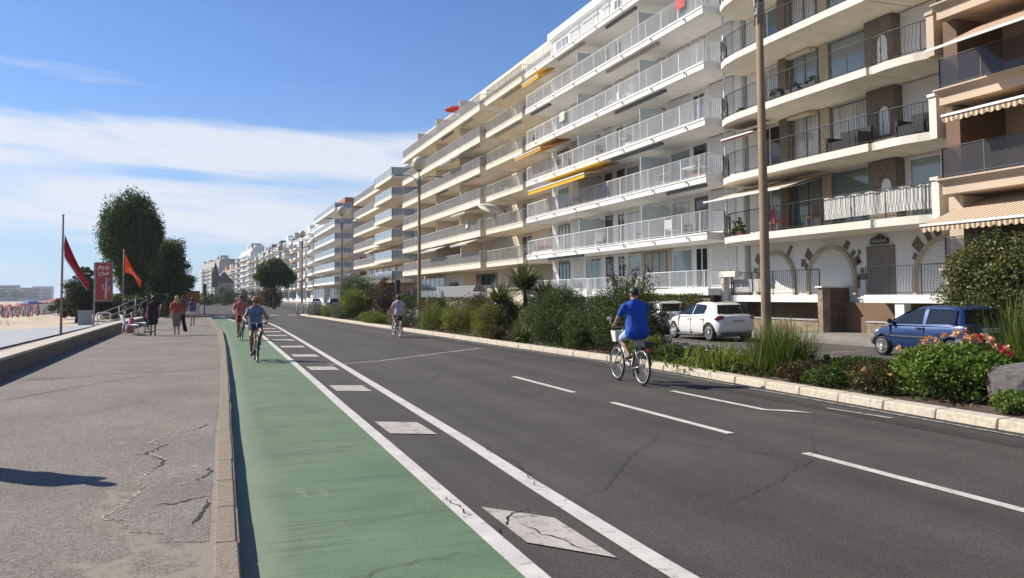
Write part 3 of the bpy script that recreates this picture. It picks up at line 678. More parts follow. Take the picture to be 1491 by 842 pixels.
# ---- building B: curved balconies, black iron
def curved_block():
    root = thing('apartment_building','cream apartment block with curved balconies, black iron railings and an arched ground floor','building',(23.2,25.5,.26))
    Y0,Y1=19.25,31.6; Xw=23.2
    MB().box(Xw,Y0,.26,34,Y1-.05,17).build('wall', m_wallw, root)
    edgeL=[(22.05,31.55),(21.75,31.35),(21.4,30.95),(21.15,30.3),(21.02,29.4),(20.97,28),(20.95,26),(20.96,24),(21.0,21.95)]
    edgeR=[(21.0,21.85),(21.03,21.75),(21.0,21.2),(21.05,20.6),(21.15,20.1),(21.28,19.75),(21.35,19.6)]
    for li,z in enumerate([3.95,6.57,9.18,11.78,14.38]):
        mb=MB()
        for e,off in ((edgeL,0),(edgeR,.06)):
            poly=[(x+off,y) for x,y in e]+[(Xw+.05,e[-1][1]),(Xw+.05,e[0][1])]
            mb.prism(poly,'z',z+(.002 if off else 0),z+.27-(.002 if off else 0))
        b_=mb.build('balcony', m_slabc, root)
        rl=MB(); bars_rail(rl,[(x+.08,y) for x,y in edgeL]+[(x+.14,y) for x,y in edgeR],z+.27,1.0,.125,.008,1.5,.11,.014,.018)
        rl.build('railing', m_railk, b_)
        MB().box(21.2,19.3,z-.02,21.75,19.58,z+1.33).box(21.15,19.28,z+1.3,21.8,19.6,z+1.4).build('end_pier', m_slabc if li<2 else m_peach, root)
        f=z+.27; h=2.25
        MB().box(Xw-.02,30.75,f,Xw+.01,31.5,f+h).build('side_panel', m_wallw, root)
        window(root,Xw,29.15,30.7,f,f+h,2,m_framew,[g_teal,g_dark,m_curt,g_teal,g_teal][li])
        MB().box(Xw-.32,28.45,f-.001,Xw+.01,28.95,f+h+.06).build('stone_pier', m_taupe, root)
        window(root,Xw,26.75,28.35,f,f+h,2,m_framed,[g_teal,m_curt,g_blue,m_curt,m_curt][li])
        MB().box(Xw-.1,26.15,f-.001,Xw+.01,26.68,f+h+.06).build('pier', m_tan, root)
        window(root,Xw,24.0,26.1,f,f+h,1,m_framed,[g_teal,m_curt,g_blue,g_blue,m_curt][li])
        pr_=MB().box(Xw-.42,22.55,f-.001,Xw+.01,23.85,f+h+.06).build('stone_pier', m_taupe, root)
        arc=[(22.75,f+.6),(23.2,f+.6)]+[(22.975+.225*math.cos(a),f+1.35+.28*math.sin(a)) for a in (0,.5,1.05,1.57,2.1,2.65,3.14)]
        MB().prism(arc,'x',Xw-.45,Xw-.419).build('niche', m_wallw, pr_)
        if li==0: window(root,Xw,19.6,22.3,f,f+h,2,m_framew,g_blue)
        else: shutter(root,Xw,19.7,22.35,f,f+h-.15)
        # shutter boxes and half-rolled blinds under the slab above
        if li in (1,2): MB().tube([(Xw-.35,26.9,f+h-.0),(Xw-.35,28.3,f+h-.0)],.09,10).box(Xw-.3,26.8,f+h-.05,Xw+.01,28.4,f+h+.06).build('awning_case', f_cream, root)
    awning(root,22.9,26.0,31.2,6.5,2.35,.72,f_cream,.0)
    awning(root,22.6,29.0,31.3,9.05,1.0,.42,f_brown,.12)
    # white cloth sheets tied behind the bars
    sc=MB()
    e=[(x+.16,y) for x,y in edgeL if y<24.5]+[(x+.2,y) for x,y in edgeR]
    e=[(21.12,24.3)]+e
    for a,b_ in zip(e,e[1:]):
        k=max(1,int(abs(b_[1]-a[1])/.09))
        for i in range(k):
            p=(a[0]+(b_[0]-a[0])*i/k+.018*math.sin(i*2.1), a[1]+(b_[1]-a[1])*i/k); q=(a[0]+(b_[0]-a[0])*(i+1)/k+.018*math.sin((i+1)*2.1), a[1]+(b_[1]-a[1])*(i+1)/k)
            zt=5.20-.03*math.sin(p[1]*9); sc.add([(p[0],p[1],4.42),(q[0],q[1],4.42),(q[0],q[1],zt),(p[0],p[1],zt)],[(0,1,2,3)])
    o=sc.build('railing_screen', f_white, root); md=o.modifiers.new('s','SOLIDIFY'); md.thickness=.006
    # ground floor: arches, stones, shutters, door
    def arch(yc,hw,zt,mat,angs,ring=.16,z0=1.69):
        zs=zt-hw
        pts=[(yc-hw,z0)]+[(yc-hw*math.cos(a),zs+hw*math.sin(a)) for a in [i*math.pi/20 for i in range(21)]]+[(yc+hw,z0)]
        MB().prism(pts,'x',Xw-.03,Xw+.02).build('roller_shutter', mat, root)
        mb=MB(); inn=[(yc-hw*math.cos(a),zs+hw*math.sin(a)) for a in [i*math.pi/20 for i in range(21)]]; out=[(yc-(hw+ring)*math.cos(a),zs+(hw+ring)*math.sin(a)) for a in [i*math.pi/20 for i in range(21)]]
        inn=[(yc-hw,z0)]+inn+[(yc+hw,z0)]; out=[(yc-hw-ring,z0)]+out+[(yc+hw+ring,z0)]
        for i in range(len(inn)-1): mb.prism([inn[i],inn[i+1],out[i+1],out[i]],'x',Xw-.12,Xw+.02)
        mb.build('arch_surround', m_tan, root)
        for a in angs:
            a+=rng.uniform(-.06,.06); r0=hw+ring+.04; r1=r0+rng.uniform(.2,.52); da=rng.uniform(.065,.12)
            MB().prism([(yc-r0*math.cos(a-da),zs+r0*math.sin(a-da)),(yc-r0*math.cos(a+da),zs+r0*math.sin(a+da)),(yc-r1*math.cos(a+da*.8),zs+r1*math.sin(a+da*.8)),(yc-r1*math.cos(a-da),zs+r1*math.sin(a-da)*1.03)],'x',Xw-.018,Xw+.02).build('stone_inlay', m_taupe, root)
    arch(29.75,1.15,3.45,m_wallw,(2.45,2.78,.9)); arch(26.35,1.22,3.50,m_shut,(.98,.72,.5,.1,2.5,2.8)); arch(20.75,1.35,3.55,m_shut,(1.88,2.12,2.42,2.7))
    MB().box(Xw-.04,23.1,1.69,Xw+.02,24.45,3.5).build('door', M('taupe_door',(.17,.15,.125),.7,.1,2), root)
    orn=MB(); pts=[(23.35,3.55),(24.25,3.55),(24.2,3.75),(23.8,3.9),(23.4,3.75)]
    orn.prism(pts,'x',Xw-.08,Xw+.01)
    oo=orn.build('name_plaque', m_railk, root); sc=MB()
    for i in range(6):
        y=24.12-i*.125; sc.tube([(Xw-.09,y,3.6),(Xw-.09,y-.05,3.72+.03*(i%2)),(Xw-.09,y-.09,3.62),(Xw-.09,y-.03,3.66)],.012,5)
    sc.build('scroll_lettering', m_wallw, oo)
    for (y,z,a,b_) in ((24.85,3.3,.16,.2),(24.9,2.95,.14,.14),(24.72,2.6,.18,.2),(24.95,2.15,.2,.45),(28.0,3.0,.3,.35)):
        MB().prism([(y-a/2,z-b_/2),(y+a/2,z-b_/2*.8),(y+a/2*.8,z+b_/2),(y-a/2,z+b_/2*.9)],'x',Xw-.018,Xw+.02).build('stone_inlay', m_taupe, root)
    tr=MB().box(22.0,25.7,1.40,Xw+.02,31.5,1.68).build('terrace', m_slabw, root)
    rl=MB(); bars_rail(rl,[(22.06,25.75),(22.06,31.45)],1.68,1.0,.125,.008,1.4,.06,.014,.018); rl.build('railing', m_railk, tr)
    ws=MB()
    for k in range(4): ws.box(22.09,28.9+k*.64,1.82,22.10,29.5+k*.64,2.38)
    ws.build('cloth_panel', f_white, tr)
    tr=MB().box(21.95,19.4,1.40,Xw+.02,23.35,1.68).build('terrace', m_slabw, root)
    rl=MB(); bars_rail(rl,[(22.01,19.45),(22.01,23.3)],1.68,1.0,.125,.008,1.4,.06,.014,.018); rl.build('railing', m_railk, tr)
    MB().box(22.9,19.4,.26,Xw+.01,31.5,1.39).build('basement_wall', m_brown, root)
    MB().box(22.0,21.6,.26,22.3,22.0,1.39).build('pier', m_wallw, root)
    MB().box(21.7,31.55,.26,21.95,31.75,2.75).box(21.65,30.6,2.5,22.0,31.8,2.75).build('entrance_frame', m_slabc, root)
    return root
curved_block()
def stone_wall(y0,y1,lab):
    r_=thing('stone_wall',lab,'wall',(22,(y0+y1)/2,.2)); 
    MB().box(21.9,y0,.0,22.15,y1,.70).build('masonry', m_stone, r_); MB().box(21.86,y0-.01,.70,22.19,y1+.01,.75).build('coping', m_conc, r_)
stone_wall(25.72,31.4,'low tan stone wall between the lamp post and the tall stone wall end'); stone_wall(19.4,23.2,'low tan stone wall directly behind the blue car')
r_=thing('stone_wall','tall stone wall end coloured as shaded with a white cap beside the garage ramp','wall',(22.5,25.5,.2))
MB().box(21.9,25.42,.1,24.0,25.68,1.96).build('masonry', m_stone_shade, r_); MB().box(21.895,25.415,.1,22.25,25.685,1.955).build('lit_end_face', m_stone, r_); MB().box(21.82,25.36,1.96,22.35,25.74,2.02).box(22.35,25.38,1.96,24.0,25.72,2.0).build('coping', m_white, r_)  # broad side coloured as shaded, narrow road end coloured as sunlit

# ---- building A: peach block at the right edge
def peach_block():
    root = thing('apartment_building','peach apartment block with smoked glass parapets and striped scalloped awnings at the right edge','building',(23,14,.26))
    Y0,Y1=6,19.05; Xw,Xf=23.2,20.9
    MB().box(Xw,Y0,.26,34,Y1,17).build('wall', m_peach, root)
    for li,z in enumerate([2.0,4.72,7.45,10.1,12.8]):
        mb=MB().box(Xf,Y0,z,Xw+.05,Y1-.15,z+.30).box(Xf-.06,Y0,z+.30,Xw,Y1-.12,z+.36).box(Xf-.14,Y0,z+.36,Xw,Y1-.1,z+.42).box(Xf-.2,Y0,z+.42,Xw,Y1-.08,z+.47)
        b_=mb.build('balcony', m_peach, root)
        rl=MB(); panel_rail(rl,[(Xw-.1,Y1-.2),(Xf,Y1-.2),(Xf,Y0)],z+.47,.95,1.5,.016); r2=rl.build('railing', m_framed, b_)
        gl_=MB(); panels(gl_,[(Xw-.1,Y1-.2),(Xf,Y1-.2),(Xf,Y0)],z+.5,z+1.38); gl_.build('glass_panel', m_smoke, b_)
        f=z+.47
        MB().box(21.3,18.55,f,Xw,Y1+.0,f+2.2).build('fin_wall', m_brown if li>0 else m_peach, root)
        window(root,Xw,16.3,17.6,f,f+2.05,1,m_framed,g_dark); shutter(root,Xw,13.6,16.1,f,f+1.9,m_shut2); window(root,Xw,10.5,13.2,f,f+2.05,2,m_framed,g_dark)
        arcp=[(16.1,f+2.24)]+[(17.9+.0-1.6*math.cos(a)*.0-1.6*(1-math.sin(a)),f+1.2+1.0*math.cos(a)) for a in (0,.4,.8,1.2,1.57)]+[(18.5,f+1.2),(18.5,f+2.24)]
        MB().box(22.6,15.95,f,Xw+.01,16.2,f+2.24).build('pier', m_peach, root)
    awning(root,22.3,9,17.9,10.05,2.9,1.35,f_peach,.0)
    awning(root,22.3,9,18.0,7.42,2.3,.55,m_stripe,.2,True)
    awning(root,22.3,9,18.8,4.68,2.4,.95,m_stripe,.2,True)
    return root
peach_block()

# ---- building D: beige block
def beige_block():
    root = thing('apartment_building','beige apartment block with grey balcony bars in two bays, beside the long white block','building',(23.5,74,.26))
    Xf,Xw=21.0,23.6
    MB().box(Xw,54.25,.26,36,94.2,19.7).build('wall', m_walld, root)
    rf=MB().box(Xw-.3,54.22,19.7,36.2,94.3,20.5).build('roof', m_slabd, root)
    MB().box(27,60,20.5,30,62,21.7).build('chimney', m_walld, rf); MB().box(27,82,20.5,29,84,21.6).build('chimney', m_walld, rf)
    r=random.Random(8)
    for li,z in enumerate([4.0,6.64,9.28,11.9,14.5,17.15]):
        for (a,b_) in ((64.8,94.1),(54.9,63.2)):
            t=.50 if a>60 else .38
            mb=MB().box(Xf,a,z,Xw+.05,b_,z+t).box(Xf-.03,a-.02,z+t-.07,Xf+.2,b_+.02,z+t+.004)
            o=mb.build('balcony', m_slabd, root)
            rl=MB(); bars_rail(rl,[(Xw-.2,a+.06),(Xf+.08,a+.06),(Xf+.08,b_-.06),(Xw-.2,b_-.06)],z+t,.92,.14,.0125,1.5,top=.03); rl.build('railing', m_railg if a>60 else M('taupe_railing_paint',(.36,.35,.31),.5), o)
        for y in (72.5,81,89): MB().box(Xw-2.0,y,z+.5,Xw,y+.15,z+2.63).build('partition', m_walld, root)
        f=z+.5
        for (a,b_,k) in ((56,58.2,'s'),(59.5,61.8,'w'),(65.3,68,'w'),(69.2,71.6,'w'),(73.5,76,'w'),(77,80,'w'),(82,84.6,'w'),(85.4,88,'w'),(90,93,'b')):
            q=r.random()
            if q<.2 or k=='s': shutter(root,Xw,a,b_,f,f+1.95)
            else: window(root,Xw,a,b_,f,f+1.95,2,m_framew,[g_dark,g_teal,m_curt,g_dark][int(q*4)%4])
    for (li,a,b_) in ((5,68,71),(5,74,78),(4,66,70),(3,66,71),(2,65.4,69),(3,76,80),(5,56,60),(4,56,62),(4,72,75)): case(root,21.3,a,b_,[4,6.64,9.28,11.9,14.5,17.15][li])
    for (a,b_,z,fab) in ((71,74.5,14.48,f_white),(66,71,6.62,f_white),(76,82,6.62,f_white),(66.5,70.5,9.26,f_cream)): awning(root,21.6,a,b_,z,1.4,.5,fab,.1)
    # ground floor
    for (a,b_) in ((82,93.5),): window(root,Xw-.9,a,b_,1.2,3.6,6,m_framew,g_blue)
    MB().box(Xw-.9,75,.26,Xw+.1,81.9,3.98).build('wall_panel', m_walld, root)
    window(root,Xw-.9,77,80,2.2,3.0,3,m_framed,g_dark); window(root,Xw,68,74,2.2,3.7,4,m_framed,g_dark)
    t2=MB().box(Xf,64.9,.9,Xw,79,1.3).build('terrace', m_slabd, root); rl=MB(); bars_rail(rl,[(Xw,65),(Xf+.05,65),(Xf+.05,78.9)],1.3,1.25,.13,.03,1.6); rl.build('railing', m_railg, t2)
    MB().box(Xf+.05,54.9,.26,Xf+.25,63.2,2.3).build('terrace_wall', m_walld, root)
    return root
beige_block()

# ---- the blocks further along
def far_block(label, y0, y1, lev, top, wall, slab, rail_mat, rail='bars', bays=None, t=.35, Xf=21.2, Xw=23.4, name='apartment_building', side=None, win=1.0, pane=None, seed=1, setback=True, parts='full', awn=()):
    root = thing(name,label,'building',(0,0,0)); r=random.Random(seed); L=y1-y0
    MB().box(Xw,0,.2,Xw+13,L,top-1.6 if setback else top).build('wall', wall, root)
    if setback: rf=MB().box(Xw+.9,1.5,top-1.6,Xw+12,L-2,top).box(Xw+.7,1.2,top,Xw+12.3,L-1.5,top+.2).build('roof', wall, root)
    else: rf=MB().box(Xw-.25,-.1,top,Xw+13.2,L+.1,top+.25).build('roof', slab, root)
    MB().box(Xw+4,L*.3,top+.2,Xw+6,L*.3+1.2,top+1.3).build('chimney', wall, rf); MB().box(Xw+4,L*.7,top+.2,Xw+5.5,L*.7+1.0,top+1.5).build('chimney', wall, rf)
    bays = bays or [(0,L,0)]
    for z in lev:
        for bay in bays:
            a,b_,dx=bay[:3]; rail_=bay[3] if len(bay)>3 else rail; rmat=bay[4] if len(bay)>4 else rail_mat
            mb=MB().box(Xf+dx,a,z,Xw+.05,b_,z+t); o=mb.build('balcony', slab, root)
            rl=MB(); pts=[(Xw-.1,a+.06),(Xf+dx+.08,a+.06),(Xf+dx+.08,b_-.06),(Xw-.1,b_-.06)]
            if rail_=='bars': bars_rail(rl,pts,z+t,.95,.2,.03,1.8,top=.035); rl.build('railing', rmat, o)
            else:
                panel_rail(rl,pts,z+t,1.0,1.6,.035); q=rl.build('railing', m_railw, o)
                gl_=MB(); panels(gl_,pts,z+t+.12,z+t+.97); gl_.build('parapet_panel', rmat, o)
        f=z+t
    nw=max(2,int(L/4.2*win)); cnt=0
    for z in [lev[0]-2.5]+[q+t for q in lev]:
        for k in range(nw):
            a=L*(k+.14)/nw; b_=L*(k+.86)/nw; q=r.random(); cnt+=1
            if cnt>90: break
            if parts=='full': window(root,Xw,a,b_,z+.05,z+2.0,2,m_framew,[g_dark,m_curt,g_teal,g_dark][int(q*4)%4])
            else: MB().box(Xw-.04,a,z+.05,Xw+.01,b_,z+2.0).build('window', [g_dark,m_shut,g_teal,g_dark][int(q*4)%4], root)
    if side:
        for z in lev:
            for (a,b_) in side: side_window(root,0,Xw+a,Xw+b_,z+t+.7,z+t+2.0,m_framew,g_dark)
    for (a,b_,z,fab) in awn: awning(root,Xf+.9,a,b_,z,1.5,.7,fab,.15)
    yc=y0; ang=math.atan2(bend(y1)-bend(y0),y1-y0)
    root.location=(bend(y0),y0,0); root.rotation_euler=(0,0,-ang)
    return root
far_block('pink brown apartment block with white framed pale blue balcony panels, left of the beige block',97.5,134,[3.4,6.0,8.6,11.2,13.8,16.3],18.6,m_pink,m_slabd,m_bluep,'panel',[(2.8,14.2,-.2),(14.6,36.3,.6,'bars',m_railg)],.4,21.2,24.0,side=[(3,4.5),(7,9)],seed=3,awn=((17,23,3.2,f_cream),(4,12,3.3,f_brown),(15.5,19,8.5,f_white)))
far_block('apartment block with blue glass balconies wrapping its near side wall, behind the second lamp',151,181,[3.9,6.5,9.1,11.7,14.3,17.2],19.9,m_walld,m_slabw,m_bluep,'panel',[(-1.2,30,-.2)],.4,21.2,24.2,side=[(1.5,3),(5,6.5),(8.5,10)],seed=4)
F_=bpy.data.objects['apartment_building.005']; o_=MB().box(23.0,-.15,17.9,36.3,9,19.75).build('penthouse_wall', M('terracotta_render',(.42,.17,.08),.8,.1,1), F_); o_.location=(0,0,0)
rows=[('white apartment block next beyond the one with wrapping blue glass balconies',183,219,[3.8,6.4,9.0,11.6,14.2],18.6,m_wallw,m_slabw,m_railw,'bars'),
 ('white apartment block with cream balconies, right behind the round street tree',221,262,[3.6,6.2,8.8,11.4,14.0],18.2,m_wallw,m_slabc,m_railw,'bars'),
 ('narrow white apartment block just left of the round street tree',264,290,[3.6,6.2,8.8,11.4,14.0,16.6],19.4,m_wallw,m_slabw,m_railw,'bars'),
 ('apartment block with dark grey recesses between white balcony bands, far down the row',293,340,[3.6,6.2,8.8,11.4,14.0,16.6],19.6,m_framed,m_slabw,m_railg,'bars'),
 ('beige apartment block with thin balcony bands, second from the far end of the row',343,392,[3.6,6.2,8.8,11.4,14.0,16.6],19.2,m_walld,m_slabd,m_railg,'bars'),
 ('stepped grey and white apartment block with a blue grey roof storey, taller than its neighbours',398,450,[3.6,6.2,8.8,11.4,14.0,16.6,19.2],24.5,m_wallw,m_slabw,m_railg,'bars'),
 ('low pinkish apartment block at the far end of the seafront row',456,540,[3.6,6.2,8.8,11.4,14],17.5,m_pink,m_slabc,m_railg,'bars'),
 ('distant grey apartment block closing the avenue above the pavement trees',546,640,[3.6,6.2,8.8,11.4,14,16.6,19.2],25.5,m_conc,m_slabw,m_railg,'bars')]
for i,(lab,y0,y1,lev,top,wm,sm,rm,rl) in enumerate(rows):
    q=random.Random(60+i); bays=[]; a=0.; L=y1-y0
    while a<L-3:
        b_=min(L,a+q.uniform(5,9.5)); bays.append((a,b_-q.choice([.2,.5,1.4]),q.choice([-.5,-.2,.2,.7,1.2]),q.choice(['bars','bars','panel']),q.choice([m_railw,m_railg,m_bluep,m_frost]))); a=b_
    awl=[(k[0]+.5,k[1]-.5,q.choice(lev),q.choice([f_cream,f_white,f_orange,f_white])) for k in bays if q.random()<.8]
    far_block(lab,y0,y1,lev,top,wm,sm,rm,rl,bays,.42,21.2,23.6,seed=20+i,side=[(2,4),(6,8)] if i%2==0 else None,parts='simple',win=.9,awn=awl)
    rt=[o for o in bpy.data.objects if o.get('label')==lab][0]
    for k in range(int(L/7)):
        yy=q.uniform(1,L-5); hh=q.choice([1.0,1.8,2.6]); o_=MB().box(24.6+q.uniform(0,2),yy,top+.19,30,yy+q.uniform(2.5,5),top+hh).build('roof_storey',q.choice([wm,m_wallw,m_conc]),rt); o_.location=(0,0,0)
# small dark villa with a pointed turret
v_=thing('villa','small dark villa with steep slate roofs and a pointed turret among the far white blocks','house',(4,392,0))
MB().box(2,386,0,10,396,8).build('wall', M('villa_render',(.30,.26,.23),.9,.15,1), v_)
mb=MB(); mb.add([(1.6,385.6,8),(10.4,385.6,8),(10.4,396.4,8),(1.6,396.4,8),(6,388,13),(6,394,13)],[(0,1,4),(1,2,5,4),(2,3,5),(3,0,4,5),(3,2,1,0)]); m_slate=M('slate_roof',(.045,.05,.06),.7,.2,3); rf=mb.build('roof', m_slate, v_)
MB().lathe([(1.5,6),(1.5,10.5),(1.8,10.5),(0,17.5)],10,Matrix.Translation((2.4,387,0))).build('turret', m_slate, v_)
for y in (386.0,):
    for x in (4.5,7.5):
        for z in (1.5,5): MB().box(x,385.93,z,x+1.2,386.02,z+1.8).build('window', g_dark, v_)
# crane-like white roof box: red parasol on the beige block's terrace
p_=thing('parasol','red parasol opened on the top terrace of the beige block','parasol',(21.6,74,17.65)); 
MB().tube([(21.6,74,17.65),(21.6,74,19.5)],.03,8).build('pole', m_white, p_); MB().lathe([(1.05,19.15),(.95,19.25),(.5,19.5),(0,19.6)],8,Matrix.Translation((21.6,74,0)),smooth=False).build('canopy', f_red, p_)
p_=thing('parasol','white parasol tilted over the second balcony of the beige block','parasol',(21.3,62.2,7.02))
MB().tube([(21.3,62.2,7.02),(21.2,62.2,9.0)],.025,8).build('pole', m_white, p_); MB().lathe([(1.2,0),(1.1,.1),(.6,.33),(0,.45)],10,Matrix.Translation((21.1,62.2,8.55))@Matrix.Rotation(.35,4,'Y')).build('canopy', f_white, p_)
# ================================================================ PEOPLE AND BICYCLES
def V3(*a): return Vector(a)
m_skin = M('skin_tan', (.42,.23,.15), .55, .08, 6, spec=.35); m_skin2 = M('skin_dark_tan', (.30,.155,.095), .55, .08, 6, spec=.35)
m_hair_b = M('hair_brown', (.035,.02,.012), .6, .3, 30); m_hair_k = M('hair_black', (.012,.010,.009), .55, .3, 30); m_hair_y = M('hair_blonde', (.46,.29,.12), .6, .25, 30); m_hair_r = M('hair_auburn', (.30,.11,.035), .6, .25, 30)
def cloth(name, c): return M(name, c, .85, .2, 6, .7, 13)
c_blue = cloth('royal_blue_cotton', (.008,.075,.40)); c_pale = cloth('pale_blue_cotton', (.36,.47,.64)); c_black = cloth('black_cotton', (.012,.012,.014)); c_dkblue = cloth('navy_cotton', (.03,.05,.13))
c_red = cloth('rust_red_cotton', (.40,.06,.04)); c_pink = cloth('coral_check_cotton', (.50,.13,.13)); c_lav = cloth('pale_lavender_cotton', (.50,.43,.48)); c_maroon = cloth('maroon_cotton', (.20,.02,.035))
c_grey = cloth('grey_brown_jersey', (.19,.17,.15)); c_white = cloth('white_cotton', (.62,.62,.60)); c_slate = cloth('slate_blue_jersey', (.12,.18,.30)); c_purple = cloth('purple_jersey', (.12,.08,.20))
c_tow = cloth('pink_towel', (.55,.14,.16))
def two_bone(a, c, l1, l2, pole):
    a=Vector(a); c=Vector(c); d=c-a; L=min(d.length, (l1+l2)*.999); u=d.normalized(); c=a+u*L
    x=(l1*l1-l2*l2+L*L)/(2*L); h=math.sqrt(max(0,l1*l1-x*x)); p=Vector(pole); p=(p-u*p.dot(u)).normalized()
    return a+u*x+p*h, c
def hand(mb, w, d, n, s, curl=.5, fr=.010):
    d=Vector(d).normalized(); n=Vector(n); n=(n-d*n.dot(d)).normalized(); s=Vector(s); s=(s-d*s.dot(d)-n*s.dot(n)).normalized()
    for i,o in enumerate((.030,.010,-.010,-.029)):
        k=w+d*(.083-.006*abs(i-1))+s*o; mb.cap(w+s*o*.55+d*.01,k,.019,.0145,6)
        ln=(.040,.045,.042,.032)[i]; q=k; ang=0
        for j in range(3):
            ang+=curl*(.7 if j==0 else 1.0); dd=d*math.cos(ang)+n*math.sin(ang); q2=q+dd*ln*(1,.68,.5)[j]; mb.cap(q,q2,fr*(1-.08*j),fr*(.92-.08*j),6); q=q2
    t0=w+d*.025+s*.028; t1=t0+(d*.55+s*.75+n*.25).normalized()*.045; t2=t1+(d*.85+s*.1+n*.45).normalized()*.035
    mb.cap(t0,t1,.0155,.0125,6); mb.cap(t1,t2,.012,.0095,6)
def person(label, pose, o, loc, rot=0, group=None):
    """pose: joint dict (facing +Y, z up); o: clothing options. Body is one continuous mesh."""
    root = thing('person', label, 'person', (0,0,0), group)
    P={k:Vector(v) for k,v in pose.items() if k not in ('grip',)}
    g=o.get('girth',1.0); vox=o.get('voxel',.011); skin=o.get('skin',m_skin); wx=o.get('wide',1.0)
    hc,ch=P['hip'],P['chest']; ax=(P['shR']-P['shL']).normalized(); hx=(P['hipR']-P['hipL']).normalized()
    def torso(mb,e,bottom=0.,top=1.):
        for s in (-1,1):
            a=hc+hx*s*.075*wx; m_=hc.lerp(ch,.45)+ax*s*.06*wx; c=hc.lerp(ch,.92)+ax*s*.085*wx
            mb.cap(a,m_,.112*g+e,.105*g+e); mb.cap(m_,c,.105*g+e,.108+e*.9+(.0 if g<1.1 else .012))
            sh_=P['sh'+('L' if s<0 else 'R')]; mb.cap(c-Vector((0,0,.03)),sh_-Vector((0,0,.03)),.082+e,.054+e); mb.cap(ch+Vector((0,0,.085))+ax*s*.03,sh_+Vector((0,0,-.005)),.046+e*.6,.046+e*.8)
        fwd=((ch-hc).normalized()).cross(ax)
        if g>1.05: mb.ball(hc.lerp(ch,.33)+fwd*.06,.13*g+e,n=12,m=8)
        if o.get('female'): 
            for s in (-1,1): mb.ball(hc.lerp(ch,.74)+ax*s*.07+fwd*.085,.062+e,n=10,m=7)
    b=MB(); torso(b,0)
    hd=P['head']; hr=o.get('headrot',Matrix.Identity(3)); f=hr@Vector((0,1,0)); up=hr@Vector((0,0,1)); rx=hr@Vector((1,0,0))
    b.cap(ch+Vector((0,0,.03)),hd-up*.07-f*.015,.064,.058)
    b.ball(hd+up*.015,.076,.096,.108,14,10,rot=hr); b.ball(hd+f*.022-up*.062,.056,.068,.062,12,8,rot=hr)
    b.cap(hd+f*.092+up*.012,hd+f*.108-up*.022,.011,.016,6)                     # nose
    b.cap(hd+f*.083-up*.056-rx*.018,hd+f*.083-up*.056+rx*.018,.011,.011,6); b.ball(hd+f*.07-up*.098,.026,n=8,m=6)   # lips, chin
    for s in (-1,1): b.ball(hd+rx*s*.078-f*.008,.012,.022,.034,8,6,rot=hr)
    for s,k in ((-1,'L'),(1,'R')):
        b.cap(P['sh'+k],P['el'+k],.052*(1+.1*(g-1)),.041); b.cap(P['el'+k],P['wr'+k],.042,.027)
        d=(P['wr'+k]-P['el'+k]).normalized()
        if pose.get('grip'): hand(b,P['wr'+k],(d*.6+Vector((0,.5,-.25))),(0,.15,-1),(-s,.1,0),.75,max(.0095,vox*.95))
        else: hand(b,P['wr'+k],d,(-s*.9,.35,0),(0,1,0),.28,max(.0095,vox*.95))
        b.cap(P['hip'+k],P['kn'+k],.088*(1+.25*(g-1)),.056); kn=P['kn'+k]; an=P['an'+k]; 
        cal=kn.lerp(an,.3); back=(an-kn).cross(Vector((1,0,0))).normalized(); back=back if back.y<0 else -back
        b.cap(kn,an,.053,.036); b.cap(kn.lerp(an,.12)+back*.012,kn.lerp(an,.5)+back*.01,.048,.042)
        td=P.get('toe'+k,Vector((0,1,-.05))).normalized(); b.cap(an+Vector((0,0,-.035))-td*.03,an-Vector((0,0,.045))+td*.13,.034,.026); 
    remeshed(b,'body',skin,vox,4,root)
    e_=MB(); 
    for s in (-1,1): e_.ball(hd+f*.089+rx*s*.032+up*.012,.011,.009,.008,8,6,rot=hr)
    e_.build('eyes', m_hair_k, root)
    # clothes
    t=o.get('top'); 
    if t:
        c=MB(); torso(c,.016); sl_=o.get('sleeve',.45)
        c.cap(ch+Vector((0,0,.0)),ch+Vector((0,0,.05)),.075,.062)
        for k in 'LR':
            if sl_: 
                m_=P['sh'+k].lerp(P['el'+k],min(1,sl_)); c.cap(P['sh'+k],m_,.074,.066)
                if sl_>1: c.cap(P['el'+k],P['el'+k].lerp(P['wr'+k],sl_-1),.058,.045)
        if o.get('untuck'):
            dn=(hc-ch).normalized()
            for s in (-1,1): c.cap(hc+hx*s*.075*wx,hc+dn*.03+hx*s*.085*wx-Vector((0,.01,0)),.125*g,.128*g)
        remeshed(c,o.get('topname','shirt'),t,max(.012,vox),5,root)
    bt=o.get('bottom')
    if bt:
        c=MB(); ll=o.get('leg',.7)
        if o.get('skirt'):
            z1=o['skirt']; m_=(P['hipL']+P['hipR'])/2
            kk=(P['knL']+P['knR'])/2; dn=Vector((0,0,-1))
            for s in (-1,1): 
                c.cap(hc+hx*s*.075,m_+hx*s*.075,.13,.135); c.cap(m_+hx*s*.075,m_+hx*s*.07+dn*z1,.135,o.get('hem',.12))
            c.cap(m_,m_+dn*z1,.135,o.get('hem',.12))
        else:
            for s,k in ((-1,'L'),(1,'R')):
                c.cap(hc+hx*s*.07*wx,P['hip'+k],.122*g,.112*g); m_=P['hip'+k].lerp(P['kn'+k],min(1,ll)); c.cap(P['hip'+k],m_,.112*(.5+.5*g),.09)
                if ll>1: c.cap(P['kn'+k],P['kn'+k].lerp(P['an'+k],ll-1),.085,.075)
        remeshed(c,o.get('botname','shorts'),bt,max(.012,vox),4,root)
